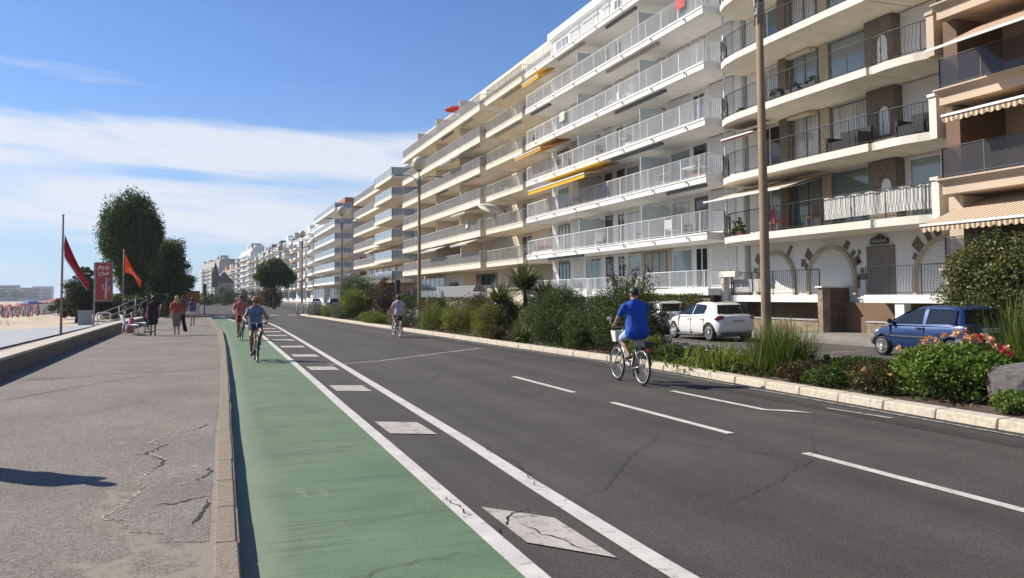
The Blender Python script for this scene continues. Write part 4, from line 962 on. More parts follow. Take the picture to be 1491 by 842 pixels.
    for k in 'LR':
        an=P['an'+k]; td=P.get('toe'+k,Vector((0,1,-.05))).normalized(); c=MB(); c.cap(an-Vector((0,0,.04))-td*.035,an-Vector((0,0,.05))+td*.135,.042,.036); c.cap(an-Vector((0,0,.03))-td*.02,an-Vector((0,0,.04))+td*.05,.045,.042)
        remeshed(c,'shoe',o.get('shoe',m_black),.012,3,root)
    hm=o.get('hair')
    if hm:
        c=MB(); c.ball(hd-f*.018+up*.038,.086,.098,.092,14,10,rot=hr)
        L=o.get('hairlen',0)
        if L:
            for s in (-1,0,1): c.cap(hd-f*.055+rx*s*.045,hd-f*.085-up*L+rx*s*.05,.058,.032)
        if o.get('bun'): c.ball(hd-f*.10+up*.06,.048)
        if o.get('curly'):
            for i in range(40):
                a=rng.uniform(0,6.28); z=rng.uniform(-.2,1); q=math.sqrt(1-min(.99,z*z)); 
                v=Vector((q*math.cos(a)*.09,q*math.sin(a)*.1,z*.10)); 
                if v.y>.05 and z<.45: continue
                c.ball(hd+hr@v+up*.03-f*.01,.03,n=8,m=6)
        remeshed(c,'hair',hm,.012,3,root)
    if o.get('cap'):
        c=MB(); mt=Matrix.Translation(hd+up*.035)@hr.to_4x4()
        c.lathe([(.096,-.005),(.100,.02),(.090,.06),(.058,.092),(0,.105)],18,mt,sx=.88,sy=1.1)
        cb=c.build('cap',o['cap'],root); c2=MB(); pts=[]
        c2.add([mt@Vector((.078*math.cos(a),.055+.13*math.sin(a)*(1) ,.0-.012*math.sin(a))) for a in [i*math.pi/10 for i in range(11)]]+[mt@Vector((.078*math.cos(a),.055+.13*math.sin(a),.012-.012*math.sin(a))) for a in [i*math.pi/10 for i in range(11)]],
            [tuple(range(10,-1,-1)),tuple(range(11,22))]+[(i,i+1,i+12,i+11) for i in range(10)]); c2.build('brim',o['cap'],cb)
    if o.get('shades'):
        c=MB(); 
        for s in (-1,1): c.ball(hd+f*.094+rx*s*.034+up*.012,.03,.012,.022,10,6,rot=hr); c.tube([hd+f*.09+rx*s*.06+up*.016,hd-f*.0+rx*s*.082+up*.018],.005,5)
        c.tube([hd+f*.104-rx*.012+up*.016,hd+f*.104+rx*.012+up*.016],.004,5); c.build('sunglasses',m_black,root)
    root.location=loc; root.rotation_euler=(0,0,rot); return root

def bicycle(label, o, loc, rot=0, lean=0, group=None):
    """city bicycle, rear hub above the origin, front along +Y"""
    root = thing('bicycle', label, 'bicycle', (0,0,0), group)
    R_=o.get('r',.345); WB=o.get('wb',1.12); fm=o['frame']; st=o.get('steer',0)
    def wheel(y,ang=0,nm='wheel'):
        T=Matrix.Translation((0,y,R_))@Matrix.Rotation(ang,4,'Z')
        w=MB(); 
        ty=[T@Vector((0,(R_-.022)*math.cos(a),(R_-.022)*math.sin(a))) for a in [2*math.pi*i/40 for i in range(40)]]
        w.tube(ty,.022,8,close=True,cap=False); wo=w.build('wheel', m_rubber, root)
        rm=MB(); 
        for i in range(40):
            a,b_=2*math.pi*i/40,2*math.pi*(i+1)/40
            q=[(x,r,aa) for x,r in ((-.014,R_-.042),(.014,R_-.042),(.014,R_-.056),(-.014,R_-.056)) for aa in (a,b_)]
            p=[T@Vector((x,r*math.cos(aa),r*math.sin(aa))) for x,r,aa in q]
            rm.add(p,[(0,1,3,2),(2,3,5,4),(4,5,7,6),(6,7,1,0)],True)
        for i in range(28):
            a=2*math.pi*i/28; s=1 if i%2 else -1
            h=T@Vector((.028*s,.022*math.cos(a+.9*s),.022*math.sin(a+.9*s))); rm.tube([h,T@Vector((0,(R_-.05)*math.cos(a),(R_-.05)*math.sin(a)))],.0022,4,False)
        rm.build('rim', o.get('rim',m_metal_grey), wo)
        hb=MB(); hb.lathe([(.018,-.05),(.034,-.03),(.034,.03),(.018,.05)],12,T@Matrix.Rotation(math.pi/2,4,'Y')); hb.build('hub', m_metal_grey, wo)
        # mudguard
        g=MB(); a0,a1=(.15,2.6) if y<.5 else (.35,2.5); N=16; rr=R_+.018
        vs=[]
        for i in range(N+1):
            a=a0+(a1-a0)*i/N; 
            for x in (-.028,.028): vs.append(T@Vector((x,-rr*math.cos(a) if y<.5 else rr*math.cos(a)*.98,rr*math.sin(a))))
        g.add(vs,[(2*i,2*i+1,2*i+3,2*i+2) for i in range(N)],True); go=g.build('mudguard', o.get('guard',m_metal_dark), root); md=go.modifiers.new('s','SOLIDIFY'); md.thickness=.004
    wheel(0); wheel(WB,st)
    bb=V3(0,.44,.29); seat=V3(0,.24,.90); head=V3(0,.86,.90); hb_=V3(0,.90,.68)
    f=MB()
    f.tube([bb,V3(0,.30,.72),seat],.017,8)
    if o.get('step'): f.tube([bb,V3(0,.60,.36),V3(0,.78,.58),V3(0,.885,.74)],.026,10); f.tube([V3(0,.33,.62),V3(0,.62,.47),V3(0,.86,.80)],.014,8)
    else: f.tube([bb,hb_],.019,8); f.tube([V3(0,.31,.74),V3(0,.875,.80)],.017,8)
    for s in (-1,1):
        f.tube([bb+V3(s*.03,0,0),V3(s*.06,0,R_)],.010,6); f.tube([V3(0,.30,.72),V3(s*.03,.2,.6),V3(s*.06,0,R_)],.009,6)
    f.tube([hb_,head],.021,10); f.build('frame', fm, root)
    fk=MB(); 
    for s in (-1,1): fk.tube([V3(0,.915,.66),V3(s*.05,.94,.62),V3(s*.06,WB-.03,R_+.03),V3(s*.06,WB,R_)],.012,7)
    fk.build('fork', o.get('fork',fm), root)
    h=MB(); hz=o.get('hz',1.06); h.tube([head,V3(0,.835,hz-.02)],.014,8); h.tube([V3(-.29,.70,hz-.02),V3(-.24,.76,hz),V3(-.10,.85,hz),V3(.10,.85,hz),V3(.24,.76,hz),V3(.29,.70,hz-.02)],.011,8)
    ho=h.build('handlebar', m_metal_grey, root)
    for s in (-1,1):
        MB().tube([V3(s*.29,.70,hz-.02),V3(s*.235,.767,hz)],.017,8).build('grip', m_black, ho)
        MB().tube([V3(s*.2,.80,hz),V3(s*.26,.80,hz-.03)],.006,5).build('brake_lever', m_metal_dark, ho)
    sd=MB(); sd.ball((0,.20,.955),.095,.10,.035,14,8); sd.cap(V3(0,.24,.957),V3(0,.38,.962),.045,.026,8); so_=remeshed(sd,'saddle',m_black,.012,3,root)
    MB().tube([seat,V3(0,.225,.95)],.013,8).build('seat_post', m_metal_grey, root)
    cr=MB(); ca=o.get('crank',.6); cr.lathe([(.085,-.003),(.085,.003)],18,Matrix.Translation(bb+V3(.035,0,0))@Matrix.Rotation(math.pi/2,4,'Y'))
    pd=[]
    for s in (-1,1):
        a=ca+(0 if s>0 else math.pi); e=bb+V3(s*.06,.17*math.cos(a),.17*math.sin(a)); cr.tube([bb+V3(s*.055,0,0),e],.011,6); pd.append((s,e))
    co_=cr.build('crank', m_metal_dark, root)
    for s,e in pd: MB().box(e.x,e.y-.045,e.z-.012,e.x+s*.09,e.y+.045,e.z+.012).build('pedal', m_black, co_)
    MB().tube([V3(.045,.0,R_+.035),V3(.045,.44,.375),V3(.045,.52,.29),V3(.045,.44,.205),V3(.045,0,R_-.03)],.012,6).build('chain_guard', m_metal_dark, root)
    if o.get('rack'):
        r_=MB(); 
        for s in (-1,1): r_.tube([V3(s*.06,.0,R_),V3(s*.07,-.05,.74),V3(s*.07,.2,.76),V3(s*.02,.29,.7)],.007,5); r_.tube([V3(s*.07,-.32,.75),V3(s*.07,.2,.76)],.008,5)
        for y in (-.32,-.18,-.04,.1): r_.tube([V3(-.07,y,.755),V3(.07,y,.755)],.006,5)
        ro=r_.build('rack', m_metal_dark, root)
        if o['rack']=='bag': MB().box(-.10,-.33,.765,.10,.06,.86).build('rack_bag', m_black, ro)
        MB().box(-.045,-.36,.66,.045,-.33,.72).build('rear_light', M('rear_reflector',(.30,.01,.01),.3), ro)
    if o.get('basket'):
        b_=MB(); z0,z1=.80,1.02
        bm=o['basket']
        def ring(z,w,y0,y1): return [V3(-w,y0,z),V3(w,y0,z),V3(w,y1,z),V3(-w,y1,z)]
        lo=ring(z0,.10,.98,1.13); hi=ring(z1,.125,.96,1.18)
        b_.add(lo+hi,[(3,2,1,0),(0,1,5,4),(1,2,6,5),(2,3,7,6),(3,0,4,7)]); bo=b_.build('basket',bm,root); md=bo.modifiers.new('s','SOLIDIFY'); md.thickness=.012
    MB().ball((0,.99,.76),.035,.03,.035).build('headlight', m_white, root)
    if o.get('mirror'): MB().tube([V3(-.27,.72,hz),V3(-.33,.76,hz+.14)],.006,5).ball((-.33,.76,hz+.18),.055,.02,.04).build('mirror', m_white, root)
    root.location=loc; root.rotation_euler=(lean,0,rot); 
    return root
def ride_pose(hz=1.06, lean=.16, sh=.20, crank=.6, sit=.99, knees=.02, tors=.50):
    p={}
    hip=V3(0,.20,sit+.04); chest=hip+V3(0,math.sin(lean)*tors,math.cos(lean)*tors*.97)
    p['hip']=hip; p['chest']=chest
    for s,k in ((-1,'L'),(1,'R')):
        p['sh'+k]=chest+V3(s*sh,.0,-.022); p['hip'+k]=hip+V3(s*.09,.02,-.02)
        wr=V3(s*.265,.675,hz+.055); p['el'+k],p['wr'+k]=two_bone(p['sh'+k],wr,.30,.27,(s*.7,-.4,-.6))
        a=crank+(0 if s>0 else math.pi); an=V3(s*.115,.44+.17*math.cos(a)-.06,.29+.17*math.sin(a)+.115)
        p['kn'+k],p['an'+k]=two_bone(p['hip'+k],an,.445,.43,(s*.12,1,.25)); p['toe'+k]=V3(0,1,-.15)
    p['head']=chest+V3(0,.055,.225); p['grip']=True
    return p
def rx(a): return Matrix.Rotation(a,3,'X')
def rz(a): return Matrix.Rotation(a,3,'Z')
m_bikesilver = M('silver_frame_paint', (.45,.47,.50), .3, .05, 4, metallic=.6); m_bikeblack = M('black_frame_paint', (.02,.02,.022), .35, .1, 4); m_bikeblue = M('blue_frame_paint', (.03,.06,.15), .35, .1, 4)
m_bikewhite = M('white_frame_paint', (.62,.62,.60), .35, .05, 4)
# man in blue, riding away on the road
hd_ = R(-2.5)
bicycle('silver step through city bike with white front basket, under the man in the blue shirt', dict(frame=m_bikesilver,step=True,rack='bag',basket=m_white,mirror=True,hz=1.10,crank=-1.2,guard=m_bikeblack,r=.355,wb=1.14,rim=M('bright_rim',(.5,.5,.5),.35,metallic=.5)), (7.93,14.3,.011), hd_)
person('man in royal blue shirt, pale blue shorts and black cap cycling away from the camera', ride_pose(1.10,.12,.235,-1.2,1.025), dict(top=c_blue,sleeve=.62,bottom=c_pale,leg=.82,cap=m_black,hair=m_hair_k,girth=1.30,untuck=True,wide=1.1,voxel=.0085,shoe=m_hair_b,headrot=rz(.25),skin=m_skin), (7.93,14.3,.011), hd_)
# woman riding towards the camera on the green lane
bicycle('dark bicycle under the woman in the slate blue top on the green lane', dict(frame=m_bikeblack,crank=-1.0,step=True), (1.22,24.75,.004), math.pi+.02)
person('woman in slate blue top, sunglasses and auburn hair cycling towards the camera', ride_pose(1.06,.2,.175,-1.0,.955,tors=.46), dict(top=c_slate,sleeve=.12,bottom=c_dkblue,leg=.45,hair=m_hair_r,curly=True,shades=True,female=True,skin=m_skin2,voxel=.010,headrot=rx(-.12)), (1.22,24.75,.004), math.pi+.02)
bicycle('dark bicycle under the man in the coral checked shirt', dict(frame=m_bikeblack,crank=-1.3), (1.22,36.2,.004), math.pi+.03)
person('man in coral checked shirt and dark cap cycling towards the camera behind the woman', ride_pose(1.06,.22,.205,-1.3,.985), dict(top=c_pink,sleeve=.6,bottom=c_maroon,leg=.75,cap=m_black,hair=m_hair_b,shades=True,skin=m_skin2,voxel=.011), (1.22,36.2,.004), math.pi+.03)
# rider in lavender top
bicycle('dark bicycle under the rider in the pale lavender top', dict(frame=m_bikeblack,crank=-1.4,rim=M('pale_rim',(.6,.6,.6),.4)), (7.62,34.6,.011), R(2))
person('person in pale lavender top and maroon shorts cycling away beside the planted strip', ride_pose(1.06,.16,.185,-1.4,.97,tors=.47), dict(top=c_lav,sleeve=.4,bottom=c_maroon,leg=.6,hair=m_hair_k,hairlen=.06,voxel=.011,shoe=m_white), (7.62,34.6,.011), R(2))
def walk_pose(stride=.25, phase=1, h=1.0, arm=.12):
    p={}; hip=V3(0,0,.93); chest=V3(0,.015,1.38)
    p['hip']=hip; p['chest']=chest; p['head']=V3(0,.03,1.60)
    for s,k in ((-1,'L'),(1,'R')):
        ph=phase*s
        p['sh'+k]=V3(s*.18,.01,1.37); p['hip'+k]=V3(s*.085,0,.90)
        an=V3(s*.075,stride*ph,.095 if ph>0 else .13); p['kn'+k],p['an'+k]=two_bone(p['hip'+k],an,.42,.42,(0,1,0)); p['toe'+k]=V3(s*.12,1,-.05 if ph>0 else -.35)
        wr=V3(s*.25,-arm*ph+.05,.87); p['el'+k],p['wr'+k]=two_bone(p['sh'+k],wr,.285,.26,(s*.3,-1,0))
    return p
w1=person('woman in short black dress walking along the promenade with a pink bag', walk_pose(.12), dict(top=c_black,sleeve=.2,bottom=c_black,skirt=.30,hem=.135,botname='skirt',topname='dress_top',hair=m_hair_k,hairlen=.05,bun=True,female=True,skin=m_skin2,shoe=m_hair_b), (-2.28,38.9,.14), 0)
w2=person('blonde woman in rust red top and grey skirt walking with a dark jacket', walk_pose(.10,-1), dict(top=c_red,sleeve=.9,bottom=c_grey,skirt=.46,hem=.095,botname='skirt',hair=m_hair_y,hairlen=.22,female=True,shoe=m_skin), (-1.34,39.1,.14), .05)
b_=thing('shoulder_bag','pink shoulder bag carried by the woman in the black dress','bag',(-2.5,38.82,.9)); MB().ball((-2.52,38.80,1.02),.07,.13,.15,12,8).build('pouch',c_tow,b_); MB().tube([V3(-2.52,38.72,1.1),V3(-2.50,38.80,1.42),V3(-2.45,38.9,1.5),V3(-2.52,38.92,1.1)],.012,6).build('strap',c_tow,b_)
b_=thing('jacket','dark jacket hanging from the hand of the blonde woman','jacket',(-1.08,39.1,.3)); mb=MB()
for i in range(7): mb.cap((-1.09+rng.uniform(-.05,.05),39.12+rng.uniform(-.04,.04),.98),(-1.0+rng.uniform(-.08,.10),39.08+rng.uniform(-.06,.06),.30+rng.uniform(0,.25)),.07,.05)
remeshed(mb,'folds',c_black,.014,4,b_)
person('girl in purple top and white shorts walking away on the promenade', walk_pose(.1), dict(top=c_purple,sleeve=0,bottom=c_white,leg=.4,hair=m_hair_b,hairlen=.1,female=True,skin=m_skin), (-.9,50.5,.14), 0).scale=(.95,.95,.95)
person('person in dark navy clothes standing at the far end of the promenade', walk_pose(.05), dict(top=c_dkblue,sleeve=.5,bottom=c_dkblue,leg=1.6,botname='trousers',hair=m_hair_b,voxel=.014), (-2.0,70,.14), .2)
person('person in pale top and black trousers beside the dark navy clothed person', walk_pose(.08,-1), dict(top=c_pale,sleeve=.6,bottom=c_black,leg=1.7,botname='trousers',hair=m_hair_k,voxel=.014), (-2.45,72.5,.14), -.1)
person('person walking in dark jeans behind the white benches near the steps', walk_pose(.1,-1), dict(top=c_black,sleeve=1.2,bottom=c_dkblue,leg=1.8,botname='trousers',hair=m_hair_k,voxel=.014), (-3.0,46,.14), .0)
person('person in grey clothes on the promenade whose shadow falls in from the left edge', walk_pose(.06), dict(top=c_grey,sleeve=.6,bottom=c_dkblue,leg=1.6,botname='trousers',hair=m_hair_b,voxel=.014), (-2.45,9.6,.14), .4)
# ================================================================ CARS
def paint(name,c,rough=.22,metal=0.,coat=1.):
    m,nt,b=nt_mat(name); b.inputs['Base Color'].default_value=rgb(c); b.inputs['Roughness'].default_value=rough+.15; b.inputs['Metallic'].default_value=metal
    b.inputs['Coat Weight'].default_value=coat; b.inputs['Coat Roughness'].default_value=.05; return m
p_white=paint('white_car_paint',(.72,.72,.71)); p_silver=paint('pale_silver_car_paint',(.52,.53,.54),metal=.2); p_blue=paint('blue_metallic_car_paint',(.004,.032,.125),metal=.3); p_black=paint('dark_car_paint',(.025,.027,.03)); p_greyc=paint('grey_car_paint',(.12,.13,.14),metal=.4)
g_car=glassmat('car_window_glass',(.012,.015,.017),.03,1.55); m_tail=paint('tail_light_red',(.22,.005,.008),.1); m_lamp=paint('headlight_clear',(.5,.52,.54),.1); m_alloy=M('alloy_rim',(.66,.66,.66),.35,.05,5,metallic=.2); m_seam=M('panel_gap',(.03,.03,.03),.8)
m_bumper=M('grey_plastic_bumper',(.07,.075,.08),.6,.1,5)
HATCH=dict(L=3.97,W=1.74,H=1.46,st=[(0,.56,.76,.42),(.04,.70,.90,.35),(.16,.795,.99,.26),(.5,.855,1.0,.20),(1.1,.87,.965,.19),(1.9,.87,.93,.19),(2.7,.865,.925,.19),(3.0,.855,.94,.19),(3.3,.83,.89,.19),(3.6,.77,.80,.20),(3.83,.65,.67,.23),(3.97,.44,.52,.32)],
  yr=(.10,.56),yf=(3.28,1.92),wg=(.83,.575),z0=.90,wh=(.66,3.20),r=.325,
  sw=[[(1.86,.965),(1.80,1.37),(1.98,1.36),(2.80,.97)],[(1.02,1.02),(.98,1.27),(1.10,1.345),(1.74,1.37),(1.80,.97)]],rw=[(-.68,1.02),(.68,1.02),(.53,1.34),(-.53,1.34)],ww=[(-.72,.97),(.72,.97),(.54,1.39),(-.54,1.39)],
  tail=[(.02,.86,.12,.30)],mono=False)
MONO=dict(L=3.43,W=1.63,H=1.42,st=[(0,.60,.72,.38),(.03,.70,.90,.32),(.12,.76,.955,.24),(.45,.80,.95,.20),(1.0,.815,.925,.19),(1.8,.815,.905,.19),(2.4,.81,.90,.19),(2.65,.80,.88,.19),(2.95,.77,.80,.19),(3.2,.70,.69,.20),(3.36,.58,.58,.24),(3.43,.42,.48,.32)],
  yr=(.07,.24),yf=(2.86,1.72),wg=(.785,.575),z0=.87,wh=(.50,2.85),r=.275,
  sw=[[(1.40,.925),(1.42,1.33),(1.72,1.325),(2.46,.915)],[(.36,.955),(.40,1.30),(.50,1.325),(1.28,1.335),(1.29,.93)]],rw=[(-.60,.98),(.60,.98),(.53,1.31),(-.53,1.31)],ww=[(-.68,.93),(.68,.93),(.53,1.35),(-.53,1.35)],mono=True)
def make_car(d,label,body,group=None,rimmat=None,name='parked_car'):
    root=thing(name,label,'car',(0,0,0),group); L=d['L']
    b=MB(); rings=[]
    for (y,w,zt,zb) in d['st']:
        h=zt-zb; pr=[(w*.80,zb),(w*.95,zb+.06),(w*1.0,zb+.34*h),(w*1.0,zb+.58*h),(w*.975,zb+.80*h),(w*.935,zb+.93*h),(w*.86,zt),(w*.45,zt+.018)]
        full=[(0,zb)]+pr+[(0,zt+.025)]+[(-x,z) for x,z in reversed(pr)]
        rings.append([(x,y,z) for x,z in full])
    n=len(rings[0]); vs=[p for r in rings for p in r]; fs=[]
    for i in range(len(rings)-1):
        for j in range(n): fs.append((i*n+j,i*n+(j+1)%n,(i+1)*n+(j+1)%n,(i+1)*n+j))
    fs.append(tuple(reversed(range(n)))); fs.append(tuple((len(rings)-1)*n+j for j in range(n)))
    fs=[tuple(reversed(f)) for f in fs]
    b.add(vs,fs,True)
    t_=bpy.data.objects.new('tmp',b.mesh('tmp',body)); COL.objects.link(t_)
    md=t_.modifiers.new('ss','SUBSURF'); md.levels=md.render_levels=2
    c=MB()
    for y in d['wh']:
        for s in (-1,1): c.lathe([(0,.52),(d['r']+.055,.52),(d['r']+.055,1.1),(0,1.1)],28,Matrix.Translation((0,y,d['r']))@Matrix.Rotation(s*math.pi/2,4,'Y'),smooth=False)
    k=bpy.data.objects.new('tmpc',c.mesh('tmpc',m_black)); COL.objects.link(k)
    md=t_.modifiers.new('b','BOOLEAN'); md.operation='DIFFERENCE'; md.object=k; md.solver='EXACT'
    me=evaluated(t_); me.name='body'; bpy.data.objects.remove(t_); bpy.data.objects.remove(k)
    for p in me.polygons: p.use_smooth=True
    me.materials.clear(); me.materials.append(body)
    bo=link('body',me,root); es=bo.modifiers.new('es','EDGE_SPLIT'); es.split_angle=R(38)
    # greenhouse
    z0,z1=d['z0'],d['H']
    def gl(t): return (d['wg'][0]+(d['wg'][1]-d['wg'][0])*t, d['yr'][0]+(d['yr'][1]-d['yr'][0])*t, d['yf'][0]+(d['yf'][1]-d['yf'][0])*t, z0+(z1-z0)*t)
    g=MB(); rs=[]
    for t,sh in ((0,1.0),(.35,1.008),(.7,1.006),(.88,.985),(.965,.93),(1.0,.82)):
        w,yr,yf,z=gl(t); w*=sh; ym=(yr+yf)/2; e=(yf-yr)/2*(1 if sh>=.98 else (sh+.02)); 
        half=[(0,-1),(.52,-.985),(.80,-.935),(.93,-.83),(.985,-.62),(1,-.3),(1,.3),(1,.58),(.97,.82),(.85,.935),(.55,.985),(0,1)]
        zd=lambda q: z-t*(.085 if q<0 else .06)*max(0,abs(q)-.15)**2*(1-.0*t) if t>.6 else z
        pts=[(x*w,ym+q*e,zd(q)) for x,q in half]+[(-x*w,ym+q*e,zd(q)) for x,q in reversed(half[1:-1])]
        rs.append(pts)
    n=len(rs[0]); vs=[p for r in rs for p in r]; fs=[(i*n+j,i*n+(j+1)%n,(i+1)*n+(j+1)%n,(i+1)*n+j) for i in range(len(rs)-1) for j in range(n)]
    fs.append(tuple((len(rs)-1)*n+j for j in range(n))); g.add(vs,fs,True); g.build('roof',body,root)
    def wx(z): t=(z-z0)/(z1-z0); return gl(t)[0]*1.008+.006
    for poly in d['sw']:
        for s in (-1,1):
            m=MB(); k=len(poly); vs=[(s*wx(z),y,z) for y,z in poly]+[(s*(wx(z)-.03),y,z) for y,z in poly]
            m.add(vs,[tuple(range(k)),tuple(range(2*k-1,k-1,-1))]+[(i,(i+1)%k,k+(i+1)%k,k+i) for i in range(k)]); m.build('side_window',g_car,root)
    for nm,poly,idx,sg in (('rear_window',d['rw'],1,-1),('windscreen',d['ww'],2,1)):
        m=MB(); vs=[]
        def yy(z,o): t=(z-z0)/(z1-z0); return gl(t)[idx]+sg*o
        N=8; zl,zh=poly[0][1],poly[2][1]
        for o in (.012,-.03):
            for z,x0,x1 in ((zl,poly[0][0],poly[1][0]),(zh,poly[3][0],poly[2][0])):
                for i in range(N+1):
                    x=x0+(x1-x0)*i/N; q=abs(x)/.62; vs.append((x,yy(z,o)-sg*.05*q**3,z))
        q=N+1; m.add(vs,[(i,i+1,q+i+1,q+i) for i in range(N)]+[(2*q+i+1,2*q+i,3*q+i,3*q+i+1) for i in range(N)]); m.build(nm,g_car,root)
    # wheels
    for y in d['wh']:
        for s in (-1,1):
            T=Matrix.Translation((s*(d['W']/2-.115),y,d['r']))@Matrix.Rotation(s*math.pi/2,4,'Y'); r=d['r']; w=MB()
            w.lathe([(r*.62,-.09),(r*.9,-.095),(r*.985,-.07),(r,-.03),(r,.03),(r*.985,.07),(r*.9,.095),(r*.64,.085)],28,T); wo=w.build('wheel',m_rubber,root)
            rm=MB(); rm.lathe([(r*.70,.08),(r*.66,.09),(r*.60,.07),(r*.52,.02)],28,T)
            for i in range(5):
                a=2*math.pi*i/5
                q=[(r*.10,-.06),(r*.62,-.085),(r*.62,.085),(r*.10,.06)]
                v=[T@Vector((u*math.cos(a)-v_*math.sin(a),u*math.sin(a)+v_*math.cos(a),zz)) for zz in (.085,.045) for u,v_ in q]
                rm.add(v,[(0,1,2,3),(7,6,5,4),(0,4,5,1),(1,5,6,2),(2,6,7,3),(3,7,4,0)])
            rm.lathe([(0,.095),(r*.16,.092),(r*.2,.05)],16,T); rm.build('rim',rimmat or m_alloy,wo)
            dk=MB(); dk.lathe([(0,.02),(r*.56,.02),(r*.56,-.05)],20,T); dk.build('brake_disc',m_black,wo)
    # lights, plate, trim
    for s in (-1,1):
        if d['mono']:
            MB().ball((s*.70,.055,.76),.085,.075,.155,12,8).build('tail_light',m_tail,root)
            MB().ball((s*.46,3.25,.66),.12,.12,.075,12,8).build('headlight',m_lamp,root)
        else:
            mt=Matrix.Translation((s*.705,.135,.865))@Matrix.Rotation(s*.62,4,'Z')@Matrix.Rotation(s*.2,4,'Y'); m=MB(); m.ball((0,0,0),.19,.07,.095,14,8); 
            for i in range(len(m.v)): m.v[i]=tuple(mt@Vector(m.v[i]))
            m.build('tail_light',m_tail,root); MB().ball((s*.60,3.68,.66),.15,.2,.07,12,8).build('headlight',m_lamp,root)
        zb=d['z0']+.06; yb=d['yf'][0]-.42
        MB().ball((s*(d['W']/2+.06),yb,zb+.05),.085,.05,.065,12,8).tube([(s*(d['W']/2-.08),yb+.03,zb),(s*(d['W']/2+.04),yb,zb+.03)],.022,6).build('wing_mirror',m_black if d['mono'] else body,root)
        hs=[1.42] if d['mono'] else [1.10,1.98]
        for y in hs: MB().box(s*(d['W']/2-.02),y,.80,s*(d['W']/2+.012),y+.16,.83).build('door_handle',m_black if d['mono'] else body,root)
        sm=MB()
        for y in ([1.34,2.50] if d['mono'] else [.98,1.86,2.76]): sm.box(s*(d['W']/2-.10),y-.004,.26,s*(d['W']/2+.0025),y+.004,.84)
        sm.build('door_seam',m_seam,root)
        if d['mono']: MB().box(s*(d['W']/2-.02),.85,.56,s*(d['W']/2+.014),2.5,.60).build('side_moulding',m_bumper,root)
    if d['mono']:
        m=MB(); m.tube([(-.78,.30,.46),(-.74,.04,.46),(-.5,-.03,.46),(.5,-.03,.46),(.74,.04,.46),(.78,.30,.46)],.13,10); m.build('rear_bumper',m_bumper,root)
        m=MB(); m.tube([(-.76,2.95+.1,.40),(-.6,3.30,.40),(-.3,3.42,.40),(.3,3.42,.40),(.6,3.30,.40),(.76,3.05,.40)],.12,10); m.build('front_bumper',m_bumper,root)
    if not d['mono']:
        MB().tube([(-.70,.30,.27),(-.55,.10,.27),(0,.03,.27),(.55,.10,.27),(.70,.30,.27)],.085,8).build('bumper_trim',m_bumper,root)
        for s in (-1,1): MB().tube([(s*.845,1.05,.22),(s*.845,2.8,.22)],.045,7).build('sill_trim',m_bumper,root)
        MB().tube([(.0,d['yr'][0]+.08,1.05),(.05,d['yr'][0]+.10,1.09),(.38,d['yr'][0]+.17,1.16)],.010,5).build('rear_wiper',m_black,root)
    pl=MB(); yp=-.012 if not d['mono'] else -.03; zp=.70 if not d['mono'] else .74
    pl.box(-.26,yp-.012,zp,.26,yp+.06,zp+.11); po=pl.build('number_plate',m_white,root); 
    ch=MB()
    for i in range(7): x=-.19+i*.06+(.01 if i>1 else 0); ch.box(x,yp-.016,zp+.025,x+.022,yp-.0125,zp+.085).box(x+.03,yp-.016,zp+.025+.02*(i%3),x+.038,yp-.0125,zp+.085)
    ch.build('plate_characters',m_black,po)
    MB().box(-.14,d['yr'][0]-.03 if not d['mono'] else -.0,zp+.135,.14,d['yr'][0]+.05,zp+.16).build('tailgate_handle',m_black,root)
    return root
def put(o,x,y,rot=0,z=.004): o.location=(x,y,z); o.rotation_euler=(0,0,rot); return o
cw=make_car(HATCH,'white five door hatchback with dark tinted rear window parked beside the tall pole',p_white); put(cw,17.3+.87,25.55,R(-1))
cs=make_car(HATCH,'pale silver hatchback parked just ahead of the white hatchback, half hidden by the cyclist',p_silver); put(cs,19.15,31.2,R(-1))
cb=make_car(MONO,'small metallic blue three door car with grey bumpers parked behind the rose bush',p_blue,rimmat=M('white_hubcap',(.66,.66,.65),.4)); put(cb,17.69+.8,15.42,R(-1))
def recolour(src,label,mat,x,y,rot=0):
    c=copy_tree(src); c['label']=label
    for ch in c.children:
        if ch.name.split('.')[0] in ('body','roof','wing_mirror','door_handle'):
            ch.data=ch.data.copy(); ch.data.materials.clear(); ch.data.materials.append(mat)
    put(c,x,y,rot); return c
recolour(cs,'black car parked behind the planted strip near the yucca palms',p_black,18.2,50.5)
recolour(cs,'dark grey car parked just beyond the black car near the warning sign',p_greyc,18.2,56.2)
recolour(cs,'white car parked under the lamps far along the service road',p_white,17.8,98)
recolour(cs,'white car parked beyond the round street tree, furthest of the parked cars',p_white,15.6,131)
recolour(cs,'blue car parked beside the round street tree',p_blue,16.6,118)
